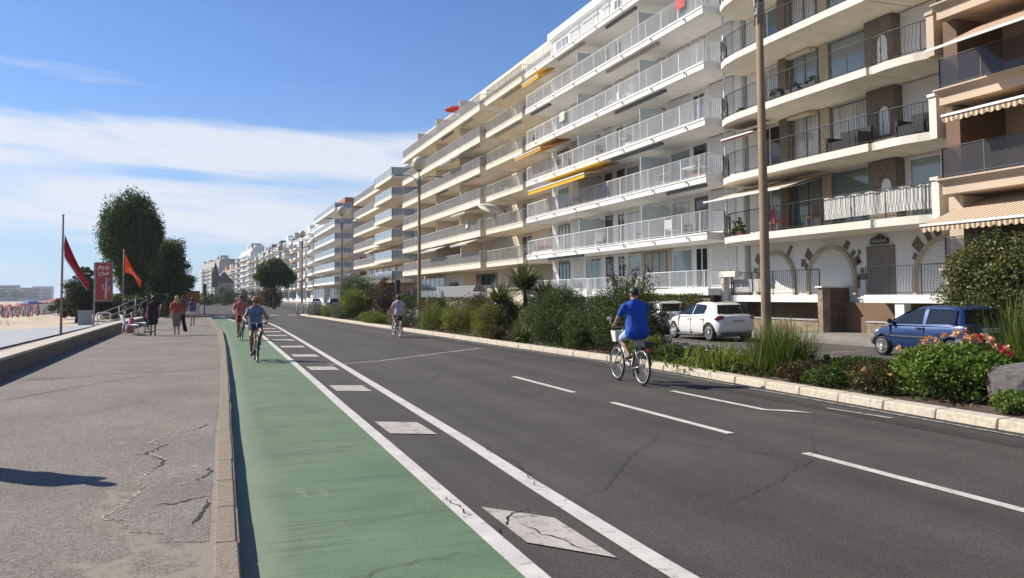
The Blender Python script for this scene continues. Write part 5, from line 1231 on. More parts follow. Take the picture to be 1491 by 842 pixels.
# ================================================================ PLANTS
L_dark=leafmat('dark_evergreen_leaf',(.017,.034,.008),(.090,.122,.032)); L_mid=leafmat('green_leaf',(.030,.060,.010),(.12,.18,.035)); L_lime=leafmat('lime_leaf',(.07,.10,.012),(.24,.26,.035))
L_yel=leafmat('yellow_broom_leaf',(.10,.11,.018),(.30,.27,.05)); L_grey=leafmat('grey_lavender_leaf',(.07,.075,.07),(.20,.19,.21)); L_brown=leafmat('bronze_leaf',(.035,.022,.010),(.12,.075,.03)); L_purp=leafmat('purple_leaf',(.030,.010,.014),(.10,.040,.038)); L_purp2=leafmat('purple_hedge_leaf',(.035,.016,.018),(.12,.065,.05))
L_tree=leafmat('tree_leaf',(.020,.042,.009),(.10,.155,.038),.35); L_cyp=leafmat('cypress_leaf',(.016,.024,.007),(.10,.095,.025),.2); L_vib=leafmat('glossy_shrub_leaf',(.040,.055,.016),(.24,.235,.09),.3,.35); L_strap=leafmat('strap_leaf',(.055,.09,.015),(.24,.28,.06),.4); L_palm=leafmat('sword_leaf',(.045,.065,.02),(.18,.20,.075),.25); L_dry=leafmat('dry_sword_leaf',(.16,.13,.03),(.34,.27,.07),.3); L_grass=leafmat('grass_blade',(.05,.075,.014),(.20,.24,.06),.35); L_rose=leafmat('rose_leaf',(.06,.105,.014),(.22,.32,.055),.35)
m_bark=M('bark',(.06,.045,.032),.95,.35,8,.8,25); m_twig=M('twig',(.075,.055,.035),.95,.3,10)
F_peach=leafmat('peach_petal',(.66,.30,.16),(.84,.52,.36),.3); F_red=leafmat('crimson_petal',(.40,.02,.05),(.60,.06,.10),.3); F_lav=leafmat('lavender_flower',(.20,.16,.26),(.38,.33,.42),.3); F_white=leafmat('pale_flower',(.55,.50,.52),(.75,.72,.70),.3)
def cloud(x,y,z,rx_,ry_,rz_,n,leaf,seed,clumps=46,asp=.55,spread=.40,droop=0.,shell=.5,up=None,fill=.3,zst=.8):
    rs=np.random.default_rng(seed); c=in_ball(clumps,rs,shell)*np.array([rx_,ry_,rz_])*rs.uniform(.72,1.0,(clumps,1))
    k=rs.integers(0,clumps,n); r=spread*min(rx_,ry_,rz_)*rs.uniform(.7,1.25,(clumps,1))
    p=c[k]+in_ball(n,rs,.25)*r[k]*np.array([1,1,zst]); m_=int(n*fill); p[:m_]=in_ball(m_,rs,.35)*np.array([rx_,ry_,rz_])*.97; p=p+np.array([x,y,z]); 
    return leaf_arrays(p,leaf,asp,up,droop,rs)
def stems(mb,x,y,z,rx_,ry_,h,k,seed,r=.02):
    q=random.Random(seed)
    for i in range(k):
        a=q.uniform(0,6.28); d=q.uniform(.2,.75); 
        mb.tube([(x+.1*rx_*math.cos(a),y+.1*ry_*math.sin(a),z),(x+.45*d*rx_*math.cos(a),y+.45*d*ry_*math.sin(a),z+.45*h),(x+d*rx_*math.cos(a+.2),y+d*ry_*math.sin(a+.2),z+.85*h)],[r,r*.7,r*.3],5)
def shrub(label,x,y,rx_,ry_,h,mat,n,leaf,seed,name='shrub',cat='shrub',z=.10,mats2=None,flow=None,group=None,**kw):
    n=int(n*2.3); leaf*=.80; rx_*=1.10; ry_*=1.12
    root=thing(name,label,cat,(x,y,z),group)
    m=MB(); stems(m,x,y,z-.02,rx_,ry_,h,9,seed); m.build('stem',m_twig,root)
    A=[cloud(x,y,z+h*.52,rx_,ry_,h*.50,n,leaf,seed,**kw)]
    low=np.random.default_rng(seed+5); 
    A[0]=np.concatenate([A[0],cloud(x,y,z+h*.22,rx_*.92,ry_*.92,h*.25,n//3,leaf,seed+9)]); A[0][:,2]=np.maximum(A[0][:,2],z+.01)
    M_=[mat]
    if mats2:
        for i,(mm,frac,dx,dz) in enumerate(mats2): A.append(cloud(x+dx*rx_,y,z+h*(.5+dz),rx_*.7,ry_*.8,h*.4,int(n*frac),leaf,seed+20+i)); A[-1][:,2]=np.maximum(A[-1][:,2],z+.01); M_.append(mm)
    quads_object('foliage',A,M_,root)
    if flow:
        fm,nf,fs=flow; rs=np.random.default_rng(seed+50); p=in_ball(nf,rs,.92)*np.array([rx_,ry_,h*.5]); p[:,2]=np.abs(p[:,2]); p+=np.array([x,y,z+h*.56]); 
        
        for q_ in p: quads_object('flower',[leaf_arrays(np.repeat(q_[None],9,axis=0)+rs.normal(size=(9,3))*fs*.28,fs*.75,.85,None,0,rs)],[fm],root)
    return root
def strap_arrays(base,n,length,width,seed,droop=1.0,up=.8,spread=.1,segs=4,az=None):
    """arching sword leaves from a crown"""
    rs=np.random.default_rng(seed); out=[]
    for i in range(n):
        a=rs.uniform(0,6.283) if az is None else rs.normal(az,.5); l=length*rs.uniform(.6,1.1); e=min(1.5,max(.1,rs.normal(up,.32))); w=width*rs.uniform(.7,1.2)
        p=np.array(base)+np.array([rs.normal(0,spread),rs.normal(0,spread),0]); d=np.array([math.cos(a)*math.cos(e),math.sin(a)*math.cos(e),math.sin(e)]); sd_=np.array([-math.sin(a),math.cos(a),0]); prev=None
        for k in range(segs+1):
            ww=w*(1-(k/segs)**1.6)*.5+.001; q=(p-sd_*ww,p+sd_*ww)
            if prev is not None: out.append([prev[0],prev[1],q[1],q[0]])
            prev=q; p=p+d*l/segs; d=d+np.array([0,0,-droop*.28*(k+1)/segs*1.2]); d/=np.linalg.norm(d)
    return np.array(out).reshape(-1,3)
def strap_plant(label,x,y,n,l,w,mat,seed,droop=1.,up=.8,spread=.1,name='plant',cat='plant',z=.10,extra=None,group=None):
    root=thing(name,label,cat,(x,y,z),group); A=[strap_arrays((x,y,z),n,l,w,seed,droop,up,spread)]; Ms=[mat]
    if extra: A.append(strap_arrays((x,y,z),int(n*extra[1]),l*.9,w,seed+3,droop,up,spread)); Ms.append(extra[0])
    quads_object('leaves',A,Ms,root); return root
rs=np.random.default_rng(66); n=52000; gp=np.stack([rs.uniform(10.25,13.6,n),rs.uniform(6.5,76,n)**1.0,np.zeros(n)],1); gh=.5+.5*np.sin(gp[:,0]*2.3+1)*np.sin(gp[:,1]*1.1)+.35*np.sin(gp[:,1]*2.7+gp[:,0]*3)
kp=gh>.28; gp=gp[kp]; gh=gh[kp]; gp[:,0]-=np.interp(gp[:,1],[6,20,30,48,79],[.1,-.05,.35,.8,1.5])*(gp[:,0]<11.5); gp[:,2]=.11+rs.uniform(0,1,len(gp))*.30*np.clip(gh,0,1); tn=np.sin(gp[:,1]*.9+gp[:,0])>.2
o=quads_object('ground_cover',[leaf_arrays(gp[tn],.075,.5,None,0,rs),leaf_arrays(gp[~tn],.075,.5,None,0,rs)],[L_mid,L_brown]); tag(o,'low leafy ground cover between the shrubs of the planted strip','ground cover',kind='stuff')
# --- planted strip, near to far
strap_plant('tall ornamental grass clump beside the grey boulder',12.3,9.6,520,1.7,.016,L_grass,301,.6,1.22,.2,'ornamental_grass','grass clump',extra=(L_strap,.4))
shrub('rose bush with peach blooms in front of the blue car',11.25,10.0,.95,.95,.86,L_rose,5200,.085,302,'rose_bush','rose bush',flow=None,clumps=60)
rb=bpy.data.objects['rose_bush']
rs=np.random.default_rng(77); fp=[]
for i in range(26):
    a=rs.uniform(0,6.28); d=rs.uniform(.2,.98); fp.append((11.25+d*.95*math.cos(a),10.0+d*.95*math.sin(a),.10+.98-.30*d*d+rs.uniform(-.04,.08)))
fp=np.array(fp)
for i,q_ in enumerate(fp): quads_object('bloom',[leaf_arrays(np.repeat(q_[None],18,axis=0)+rs.normal(size=(18,3))*.022,.06,.9,None,0,rs)],[F_peach if i<23 else F_red],rb)
shrub('low leafy plant growing in front of the grey boulder',10.45,8.35,.32,.30,.34,L_rose,900,.06,303,'leafy_plant','plant')
shrub('bronze leaved low shrub with one peach rose, left of the rose bush',10.55,11.0,.42,.55,.52,L_brown,1600,.05,304,mats2=[(L_grass,.3,-.2,0)],flow=(F_peach,3,.07))
shrub('small bright green mound, left of the bronze leaved shrub',10.45,12.05,.40,.42,.36,L_mid,1300,.05,305)
shrub('olive brown sedge mound beside the tall grass clump',10.65,12.95,.48,.50,.42,L_brown,1500,.05,306,mats2=[(L_mid,.5,.2,0)])
shrub('dark low ground cover behind the sedge mound',11.9,12.9,.9,.8,.45,L_dark,2600,.06,307,'ground_cover_shrub',mats2=[(L_mid,.4,0,.1)],flow=(F_red,4,.05))
strap_plant('tall feathery grass clump at the foot of the big pole',11.15,14.2,1100,1.22,.016,L_grass,308,.85,1.1,.26,'ornamental_grass','grass clump',extra=(L_mid,.35))
strap_plant('agapanthus clump with glossy arching leaves, nearest to the tall grass clump',10.85,15.6,420,.66,.05,L_strap,309,1.4,.75,.40,'agapanthus','plant',extra=(L_grass,.15),group='agapanthus clumps')
strap_plant('agapanthus clump with glossy arching leaves, second from the tall grass clump',11.0,16.7,400,.64,.05,L_strap,310,1.4,.75,.42,'agapanthus','plant',group='agapanthus clumps')
shrub('dark green low mound left of the agapanthus',10.75,17.9,.45,.55,.45,L_dark,1500,.05,311,mats2=[(L_mid,.4,.1,.1)])
shrub('lime green low shrub at the kerb beside the cyclist in blue',10.7,19.1,.42,.60,.62,L_lime,1900,.055,312,mats2=[(L_mid,.7,.2,-.05)])
shrub('broad dark evergreen shrub behind the cyclist in blue',11.35,21.3,.95,1.55,1.95,L_dark,11000,.06,313,mats2=[(L_mid,.22,-.35,.0),(L_lime,.04,.2,.3)],clumps=80)
shrub('broad dark green shrub with rounded top, below the yucca palms',11.0,25.4,.95,1.55,1.95,L_dark,10000,.06,314,mats2=[(L_mid,.15,.1,.1)],clumps=80)
shrub('bright green upright shrub wedged between the two broad dark shrubs',10.75,23.3,.5,.65,1.25,L_mid,3000,.06,315)
strap_plant('yucca with stiff arching sword leaves at the kerb',10.45,27.6,170,1.05,.05,L_palm,316,1.0,.75,.10,'yucca','yucca',extra=(L_grass,.25))
shrub('lime yellow upright shrub behind the kerbside yucca',11.3,28.8,.5,.6,1.25,L_lime,2200,.07,317)
shrub('trailing dark shrub spilling over the kerb',10.05,29.2,.35,.5,.6,L_brown,1500,.05,318,mats2=[(L_dark,.9,0,0)])
shrub('round shrub with yellow edged leaves on its left side and purple leaves on its right',10.45,31.3,.70,.85,1.35,L_yel,3600,.055,319,mats2=[(L_purp2,.7,.45,-.15),(L_dark,.6,.2,.1)])
shrub('dark olive shrub standing behind the yellow edged shrub',12.2,32.3,.9,1.2,1.5,L_dark,3400,.07,320,mats2=[(L_brown,.3,0,0)])
shrub('feathery yellow broom, nearest to the camera of two',10.6,36.2,.75,1.1,1.45,L_yel,4200,.06,321,group='yellow broom shrubs',mats2=[(L_lime,.5,0,-.1)],asp=.3)
shrub('feathery yellow broom right behind the rider in lavender',10.4,39.6,.7,1.2,1.4,L_lime,3600,.06,322,group='yellow broom shrubs',mats2=[(L_mid,.5,0,-.1)],asp=.3)
shrub('bronze tinted hedge shrub behind the yellow broom',12.3,38.2,.9,2.2,1.75,L_brown,4200,.08,323,mats2=[(L_dark,.9,0,0)])
shrub('grey lavender bush flowering to the left of the rider in lavender',9.9,44.2,.75,1.5,1.05,L_grey,3000,.06,324,'lavender_bush','lavender',mats2=[(L_dark,.5,0,-.2)],flow=(F_white,26,.06),asp=.3)
shrub('dark olive bush with pale flowers behind the lavender bush',12.2,46,.95,1.6,1.7,L_brown,3400,.08,325,mats2=[(L_dark,.9,0,0)],flow=(F_white,14,.08))
shrub('low bright green ground shrub by the kerb between lavender bushes',9.4,50.5,.7,2.6,.75,L_lime,3400,.08,326,mats2=[(L_mid,.9,0,0)])
shrub('dark rounded shrub on the service road side below the pink brown block',13.0,57.5,.8,1.6,2.0,L_dark,3200,.09,327)
shrub('yellow green bush below the second street lamp',9.9,60.5,1.0,1.1,2.3,L_lime,3600,.10,328,mats2=[(L_mid,.5,.1,-.1)])
shrub('grey lavender bush below the big dark laurel',9.0,61.5,.6,1.4,1.3,L_grey,2200,.08,329,'lavender_bush','lavender',mats2=[(L_dark,.4,0,-.1)],asp=.3)
shrub('big dark laurel bush standing behind the yellow green bush',11.4,66.5,1.7,2.0,3.5,L_dark,8000,.10,330,mats2=[(L_mid,.3,-.2,.1)],clumps=50)
shrub('russet leaved tall bush beside the second street lamp',12.6,62.5,1.0,1.3,3.6,L_purp2,3000,.10,331,mats2=[(L_brown,.7,0,0)])
shrub('pale grey lavender bush at the far end of the planted strip',8.6,73.5,.7,2.0,1.2,L_grey,2400,.08,332,'lavender_bush','lavender',asp=.3,mats2=[(L_lime,.12,.3,-.2)])
shrub('yellow green low bush near the far end of the planted strip',9.2,69.3,.6,1.3,1.0,L_lime,1600,.08,333)
# cordyline palms
def palm(label,x,y,h,n,l,seed,dry=.15,lean=0):
    n=int(n*1.8); l*=1.28; h*=.82
    root=thing('cordyline_palm',label,'palm',(x,y,.1),'cordyline palms')
    top=(x+lean,y,.1+h); MB().tube([(x,y,.05),(x+lean*.4,y,.1+h*.5),top],[.10,.085,.075],9).build('trunk',m_bark,root)
    A=[np.concatenate([strap_arrays(top,n,l,.075,seed,.75,.75,.05,5),strap_arrays(top,n//2,l*.9,.055,seed+1,1.2,.05,.05,5)])]
    A.append(strap_arrays((top[0],top[1],top[2]-.15),int(n*dry)+8,l*.9,.05,seed+2,1.3,-.1,.05,5)); quads_object('crown',A,[L_palm,L_dry],root)
palm('tall cordyline palm with spiky rounded head',12.0,31.2,2.3,230,1.05,340)
palm('lower cordyline palm with yellowing leaves, left of the tall one',11.5,32.3,1.55,150,.95,341,.8,-.15)
palm('small cordyline palm leaning right of the tall one',12.4,30.4,1.7,150,.9,342,.1,.15)
# purple leaved young tree behind the cyclist
t=thing('purple_leaved_tree','young purple leaved tree with upright open branches behind the cyclist in blue','tree',(12.2,22.9,.1)); m=MB(); q=random.Random(4); ends=[]
m.tube([(12.2,22.9,.05),(12.2,22.9,1.2)],[.05,.04],7)
for i in range(15):
    a=q.uniform(0,6.28); d=q.uniform(.25,1.0); h=q.uniform(2.0,3.0)-.45*d; p0=Vector((12.2,22.9,q.uniform(.7,1.25))); p2=Vector((12.2+d*math.cos(a),22.9+d*math.sin(a),h)); p1=p0.lerp(p2,.5)+Vector((0,0,-.05)); m.tube([p0,p1,p2],[.025,.016,.006],5); ends.append((p0,p1,p2))
m.build('trunk',m_bark,t); pts=[]
rs=np.random.default_rng(9)
for p0,p1,p2 in ends:
    for k in range(75):
        u=rs.uniform(.25,1.05); p=np.array(p0.lerp(p1,u*2) if u<.5 else p1.lerp(p2,u*2-1)); pts.append(p+rs.normal(size=3)*.055)
quads_object('crown',[leaf_arrays(np.array(pts),.085,.6,None,0,rs)],[L_purp],t)
# glossy shrub behind the blue car, ivy below the terraces
shrub('large glossy leaved shrub rising behind the blue car at the right edge',20.35,16.1,1.05,2.15,3.25,L_vib,14000,.12,350,z=.2,clumps=80,mats2=[(L_dark,.3,0,-.15)])
shrub('glossy leaved shrub behind the blue car, lower and further right than the large one',20.3,12.2,1.6,1.6,2.5,L_vib,5000,.12,351,z=.2,clumps=40)
def hedge(label,x0,x1,y0,y1,z0,z1,mat,n,leaf,seed,mats2=None):
    root=thing('hedge',label,'hedge',((x0+x1)/2,(y0+y1)/2,z0)); rs=np.random.default_rng(seed)
    p=rs.uniform(size=(n,3)); f=rs.integers(0,3,n); p[f==0,0]=rs.uniform(0,.25,(f==0).sum()); p[f==1,2]=rs.uniform(.75,1,(f==1).sum()); p=p*np.array([x1-x0,y1-y0,z1-z0])+np.array([x0,y0,z0]); p+=.10*np.sin(p[:,[1,2,0]]*3.1)*np.array([1,.3,1]); p[:,2]=np.maximum(p[:,2],z0+.02)
    k=rs.uniform(size=n)<.75; quads_object('foliage',[leaf_arrays(p[k],leaf,.6,None,0,rs),leaf_arrays(p[~k],leaf,.6,None,0,rs)],[mat,mats2 or mat],root)
    m=MB(); 
    for i in range(int((y1-y0)/.8)): m.tube([((x0+x1)/2,y0+.4+i*.8,z0-.05),((x0+x1)/2,y0+.4+i*.8+.1,z0+(z1-z0)*.8)],[.02,.008],5)
    m.build('stem',m_twig,root)
hedge('clipped olive hedge hiding the wall below the white block terrace, right part',20.35,20.95,31.8,37.4,.26,1.68,L_cyp,5200,.09,360,L_lime)
hedge('dark clipped hedge along the foot of the long white block, left part',20.3,20.95,38.2,53.5,.26,1.55,L_dark,7500,.11,361,L_mid)
hedge('mixed hedge along the foot of the beige block',20.2,20.9,56,93,.26,1.5,L_dark,7000,.14,362,L_brown)
# --- trees
def tree(label,x,y,lobes,mat,n,leaf,seed,tr=.22,z0=.1,name='tree',trunk_h=2.,mat2=None,group=None,droop=0.,asp=.6,up=None,zst=.8):
    root=thing(name,label,'tree',(x,y,z0),group); m=MB(); m.tube([(x,y,z0-.1),(x+.05,y,z0+trunk_h*.5),(x,y,z0+trunk_h)],[tr*1.25,tr,tr*.85],10)
    tot=sum(l[3]*l[4]*l[5] for l in lobes); A=[]
    for i,(lx,ly,lz,a,b_,c_) in enumerate(lobes):
        m.tube([(x,y,z0+trunk_h*.8),((x+x+lx)/2,(y+y+ly)/2,(z0+trunk_h+lz)/2),(x+lx,y+ly,lz)],[tr*.6,tr*.4,tr*.12],7)
        k=int(2.4*n*(a*b_*c_)/tot)+250; A.append(cloud(x+lx,y+ly,lz,a,b_,c_,k,leaf*.85,seed+i,clumps=max(18,int(34*(a*b_*c_)**.33)),asp=asp,fill=.12,spread=.36,droop=droop,up=up,zst=zst))
    m.build('trunk',m_bark,root); A=np.concatenate(A); A[:,2]=np.maximum(A[:,2],z0+.05)
    quads_object('crown',[A],[mat],root); return root
tree('tall dense dark tree with a rounded heart shaped crown behind the orange flag',-6.6,80,[(0,0,7.0,2.5,2.4,3.4),(-1.1,0,8.0,1.6,1.8,2.2),(1.05,.2,8.5,1.6,1.8,2.3),(-.2,0,9.9,1.25,1.4,1.4),(1.7,0,7.4,1.0,1.2,1.4),(0,0,4.2,1.5,1.6,2.0),(-1.5,0,6.6,1.1,1.4,1.6),(.5,0,2.6,1.4,1.4,1.6)],L_tree,26000,.20,400,.28,.0,'broadleaf_tree',2.5,zst=2.0,up=(0,0,.9))
tree('second dense dark tree with a lower rounded crown, right of the tall one',-3.9,86,[(0,0,4.6,1.9,2,2.4),(.5,0,5.9,1.35,1.5,1.5),(-.8,0,3.4,1.6,1.6,1.9),(.6,0,2.6,1.4,1.5,1.6)],L_tree,15000,.20,410,.22,.0,'broadleaf_tree',1.8,zst=1.6,up=(0,0,.9))
cy=[]
q=random.Random(12)
for i in range(28):
    h=q.uniform(.7,4.0); a=q.uniform(0,6.28); r=(4.3-h)/3.4*2.5*q.uniform(.5,1); cy.append((r*math.cos(a)+.5,r*math.sin(a)*.8,h,1.15*(1.1-h/6),1.0,.26))
tree('spreading cypress with layered flat boughs beside the red flag',-9.3,70,cy+[(.5,0,2.1,1.6,1.4,1.6),(.3,0,1.1,2.6,1.8,.8)],L_cyp,22000,.17,420,.22,-.2,'cypress_tree',2.4,asp=.35)
cy=[]
for i in range(18):
    h=q.uniform(1.0,5.2); a=q.uniform(0,6.28); r=(5.9-h)/5*1.9*q.uniform(.5,1); cy.append((r*math.cos(a),r*math.sin(a),h,.85,.8,.25))
tree('dark cypress with layered boughs overhanging the far promenade',-2.6,92,cy+[(0,0,2.6,1.3,1.3,2.2),(-.9,0,1.6,1.6,1.4,1.3)],L_dark,13000,.18,430,.2,-.0,'cypress_tree',3,asp=.4)
hedge('dark shrub bank below the big trees along the promenade edge',-8.5,-3.6,76,84,-.1,2.0,L_dark,9000,.2,440,L_tree)
tree('round dense street tree on a bare trunk, alone in the central strip',8.5,120,[(0,0,4.9,2.4,2.4,2.0),(-1.4,0,4.3,1.5,1.5,1.4),(1.5,0,4.4,1.5,1.6,1.4),(.2,0,6.0,1.6,1.6,1.2)],L_tree,14000,.24,450,.2,.0,'street_tree',2.6)
for i,(x,y,h,w,lab,mm) in enumerate([(3.2,176,3.6,2.6,'dark shrub clump at the far bend of the avenue',L_dark),(7.6,172,3.4,2.6,'olive shrub clump at the far bend, under the dark recessed block',L_cyp),(10.5,165,3.8,2.4,'bronze shrub clump right beside the round street tree',L_brown),(-.5,182,2.8,2.2,'green shrub clump furthest left at the bend of the avenue',L_mid),(9.6,140,3.4,1.6,'russet bush below the round street tree',L_purp2)]):
    shrub(lab,x,y,w,w,h,mm,2600,.22,460+i,z=.0,clumps=24)
# boulder
r_=thing('boulder','grey angular boulder at the kerb end of the planted strip','rock',(11.2,8.75,.1)); m=MB()
import bmesh as _b
bm=bmesh.new(); bmesh.ops.create_icosphere(bm,subdivisions=2,radius=1)
for v in bm.verts:
    p=v.co; n_=1+.16*math.sin(p.x*5+1)*math.cos(p.y*4)+.1*math.sin(p.z*7+p.x*3); v.co=Vector((p.x*.54*n_,p.y*.52*n_,p.z*.45*n_))
    if v.co.z>.26+.25*v.co.x: v.co.z=.26+.25*v.co.x+(v.co.z-.26-.25*v.co.x)*.15
    if v.co.x<-.42: v.co.x=-.42+(v.co.x+.42)*.3
me=bpy.data.meshes.new('rock'); bm.to_mesh(me); bm.free(); me.materials.append(M('granite',(.115,.108,.102),.9,.4,9,.9,26)); o=link('stone',me,r_); o.location=(0,0,.33)
# ================================================================ STREET FURNITURE
m_pole,nt,b=nt_mat('aggregate_pole'); v=coords(nt); c=ramp(nt,[(.3,(.21,.145,.085)),(.7,(.37,.27,.165))],noise(nt,v,45,3,.7)); c=mix(nt,1.,c,ramp(nt,[(.3,.75),(.7,1.1)],noise(nt,coords(nt,(1,1,.5)),2,4)),'MULTIPLY'); nt.links.new(c,b.inputs['Base Color']); b.inputs['Roughness'].default_value=.9; bump(nt,b,noise(nt,v,60,2),.5,.01)
m_globe,nt,b=nt_mat('opal_globe'); b.inputs['Base Color'].default_value=(.62,.56,.40,1); b.inputs['Roughness'].default_value=.25; b.inputs['Subsurface Weight'].default_value=.3; b.inputs['Subsurface Radius'].default_value=(.2,.2,.15)
m_pgrey=M('lamp_arm_paint',(.22,.23,.23),.5,.1,4)
def lamp_parts(root,h=8.9):
    mb=MB(); mb.lathe([(.135,-.1),(.125,.6),(.085,h),(.06,h+.02)],16); mb.build('pole',m_pole,root)
    br=MB(); br.lathe([(.12,h-.22),(.12,h-.14)],12); br.lathe([(.12,h+.02),(.12,h+.1)],12)
    for a in range(4): 
        t=a*math.pi/2+.4; br.tube([(.10*math.cos(t),.10*math.sin(t),h-.45),(.10*math.cos(t),.10*math.sin(t),h+.55)],.035,8)
    br.build('bracket',m_pgrey,root)
    MB().lathe([(.05,h),(.045,h+1.05)],10).build('stem',m_pgrey,root)
    for s in (-1,1):
        ar=MB(); ar.tube([(s*.1,0,h+.05)]+[(s*(.1+.75*(1-math.cos(a))*.8),0,h+.05+.62*math.sin(a)) for a in (.4,.8,1.2,1.57)]+[(s*1.1,0,h+.68)],.03,8); ao=ar.build('arm',m_pgrey,root)
        hd=MB(); hd.ball((s*1.35,0,h+.69),.36,.13,.06,14,8); hd.build('lamp_head',m_pgrey,ao)
    MB().ball((0,0,h+1.5),.47,n=24,m=16).build('globe',m_globe,root); MB().lathe([(.15,h+.98),(.2,h+1.06),(.12,h+1.1)],12).build('globe_collar',m_pgrey,root)
lp=thing('street_lamp','huge near lamp post of tan aggregate concrete, its top cut off by the picture edge','street lamp',(0,0,0),'globe street lamps'); lamp_parts(lp)
for x,y,lab in ((12.8,52.4,'globe street lamp with two curved arms before the beige block'),(12.5,84,'globe street lamp with two curved arms before the pink brown block'),(12.0,117,'globe street lamp just right of the round street tree'),(11.5,149,'globe street lamp behind the round street tree crown')):
    c_=copy_tree(lp); c_['label']=lab; c_.location=(x,y,0)
lp.location=(12.8,16.85,0); lp.rotation_euler=(0,0,.3)
def traffic_light(label,x,y,h,rot=0):
    r_=thing('traffic_light',label,'traffic light',(0,0,0)); MB().lathe([(.05,0),(.05,h)],10).build('post',m_metal_dark,r_)
    hs=MB().box(-.14,-.12,h-.95,.14,.12,h).build('signal_head',m_black,r_)
    for k,c in enumerate(((.05,.08,.05),(.25,.14,.02),(.25,.02,.02))): MB().lathe([(.10,-.02),(.10,.0),(0,.01)],14,Matrix.Translation((0,-.125,h-.8+k*.3))@Matrix.Rotation(math.pi/2,4,'X')).build('lens',paint('lens_%d'%k,c,.2),hs)
    for k in range(3): MB().tube([(-.11,-.2,h-.74+k*.3),(0,-.22,h-.66+k*.3),(.11,-.2,h-.74+k*.3)],.012,5).build('visor',m_black,hs)
    r_.location=(x,y,0); r_.rotation_euler=(0,0,rot)
traffic_light('traffic light on a dark post at the far end of the promenade',-.40,78.6,2.95); traffic_light('traffic light behind the head of the rider in lavender',12.6,58,2.9,math.pi)
s_=thing('warning_sign','triangular red bordered warning sign with black symbol on a grey post','road sign',(19.3,60,.1)); MB().lathe([(.03,.1),(.03,2.75)],8,Matrix.Translation((19.3,60,0))).build('post',m_metal_grey,s_)
def tri(mb,r,y0,y1): mb.prism([(19.3+r*math.sin(a),2.35+r*math.cos(a)) for a in (0,2.094,4.189)],'y',y0,y1)
m=MB(); tri(m,.62,59.90,59.93); so_=m.build('plate',M('sign_red',(.26,.04,.03),.5),s_); m=MB(); tri(m,.42,59.885,59.899); m.build('sign_face',m_conc,so_)  # border and face colours darkened for a backlit look
MB().box(19.27,59.87,2.2,19.33,59.884,2.52).box(19.18,59.87,2.2,19.235,59.884,2.36).box(19.365,59.87,2.2,19.42,59.884,2.36).build('symbol',m_black,so_)
for i,(x,y) in enumerate(((8.2,84),(8.75,84.3),(9.3,84.6),(9.9,84.9))):
    o=MB().lathe([(.12,0),(.12,.95),(.09,1.05),(0,1.1)],14,Matrix.Translation((x,y,0))).build('bollard',m_white); tag(o,'white bollard at the far end of the planted strip','bollard','white bollards at the crossing')
o=MB().lathe([(.06,0),(.06,.75),(.045,.8),(0,.82)],12,Matrix.Translation((10.6,56.5,.1))).build('bollard_light',m_metal_grey); tag(o,'small grey bollard light among the low shrubs near the second lamp','bollard')
r_=thing('information_board','orange brown board on two posts at the far end of the promenade','sign',(-1.5,88,0)); MB().box(-2.5,87.95,1.2,-.9,88.05,2.4).build('board',M('orange_board',(.42,.17,.06),.6),r_)
for x in (-2.4,-1.0): MB().lathe([(.04,0),(.04,2.4)],8,Matrix.Translation((x,88.1,0))).build('post',m_metal_grey,r_)
# flags
def flag(label,pole_label_h,x,y,z0,h,hoist,tip,mat,seed,extra=None,name='flagpole',lean=0.):
    r_=thing(name,label,'flag',(x,y,z0)); MB().tube([(x,y,z0-.3),(x+lean,y,z0+h)],[.055,.042],10).build('pole',M('weathered_pole',(.20,.19,.18),.7,.2,4),r_)
    MB().ball((x+lean,y,z0+h+.03),.055).build('finial',m_metal_grey,r_)
    q=random.Random(seed); NU,NV=14,9; vs=[]
    for i in range(NU+1):
        u=i/NU
        for j in range(NV+1):
            v_=j/NV; top=Vector((x+.06,y,hoist[0])).lerp(Vector((tip[0],y-.15,tip[1])),u); top.z+=.12*math.sin(u*3)*0+(-.18*math.sin(u*math.pi)); bot=Vector((x+.06,y,hoist[1])).lerp(Vector((tip[0]-.12,y+.1,tip[2])),u); bot.z+=extra[0]*math.sin(u*math.pi) if extra else 0
            p=top.lerp(bot,v_); p.y+=.16*math.sin(u*5+v_*6)*u+.08*math.sin(v_*9); vs.append(p)
    m=MB(); m.add(vs,[(i*(NV+1)+j,(i+1)*(NV+1)+j,(i+1)*(NV+1)+j+1,i*(NV+1)+j+1) for i in range(NU) for j in range(NV)],True,0)
    if extra and extra[1]:
        for k,f_ in enumerate(m.f): 
            i,j=divmod(k,NV); m.mi[k]=1 if extra[1](i/NU,j/NV) else 0
    o=m.build('cloth',[mat,f_white],r_); md=o.modifiers.new('s','SOLIDIFY'); md.thickness=.006; md2=o.modifiers.new('ss','SUBSURF'); md2.levels=md2.render_levels=1
f_flagr=fabric('dark_red_flag',(.42,.02,.045),.1,.35); f_flago=fabric('orange_flag',(.85,.16,.03),.08,.4)
flag('tall flagpole flying a long drooping dark red flag with white hem','',-6.27,42,.1,5.42,(4.75,3.62),(-5.12,2.45,2.12),f_flagr,1,(-.05,lambda u,v: v>.88))
flag('shorter flagpole flying an orange pennant with white lettering','',-5.61,63,.1,4.98,(4.9,3.5),(-4.45,2.95,2.45),f_flago,2,(.35,lambda u,v: .25<u<.72 and .42<v<.75 and (int(u*14)*3+int(v*9)*5)%4<2))
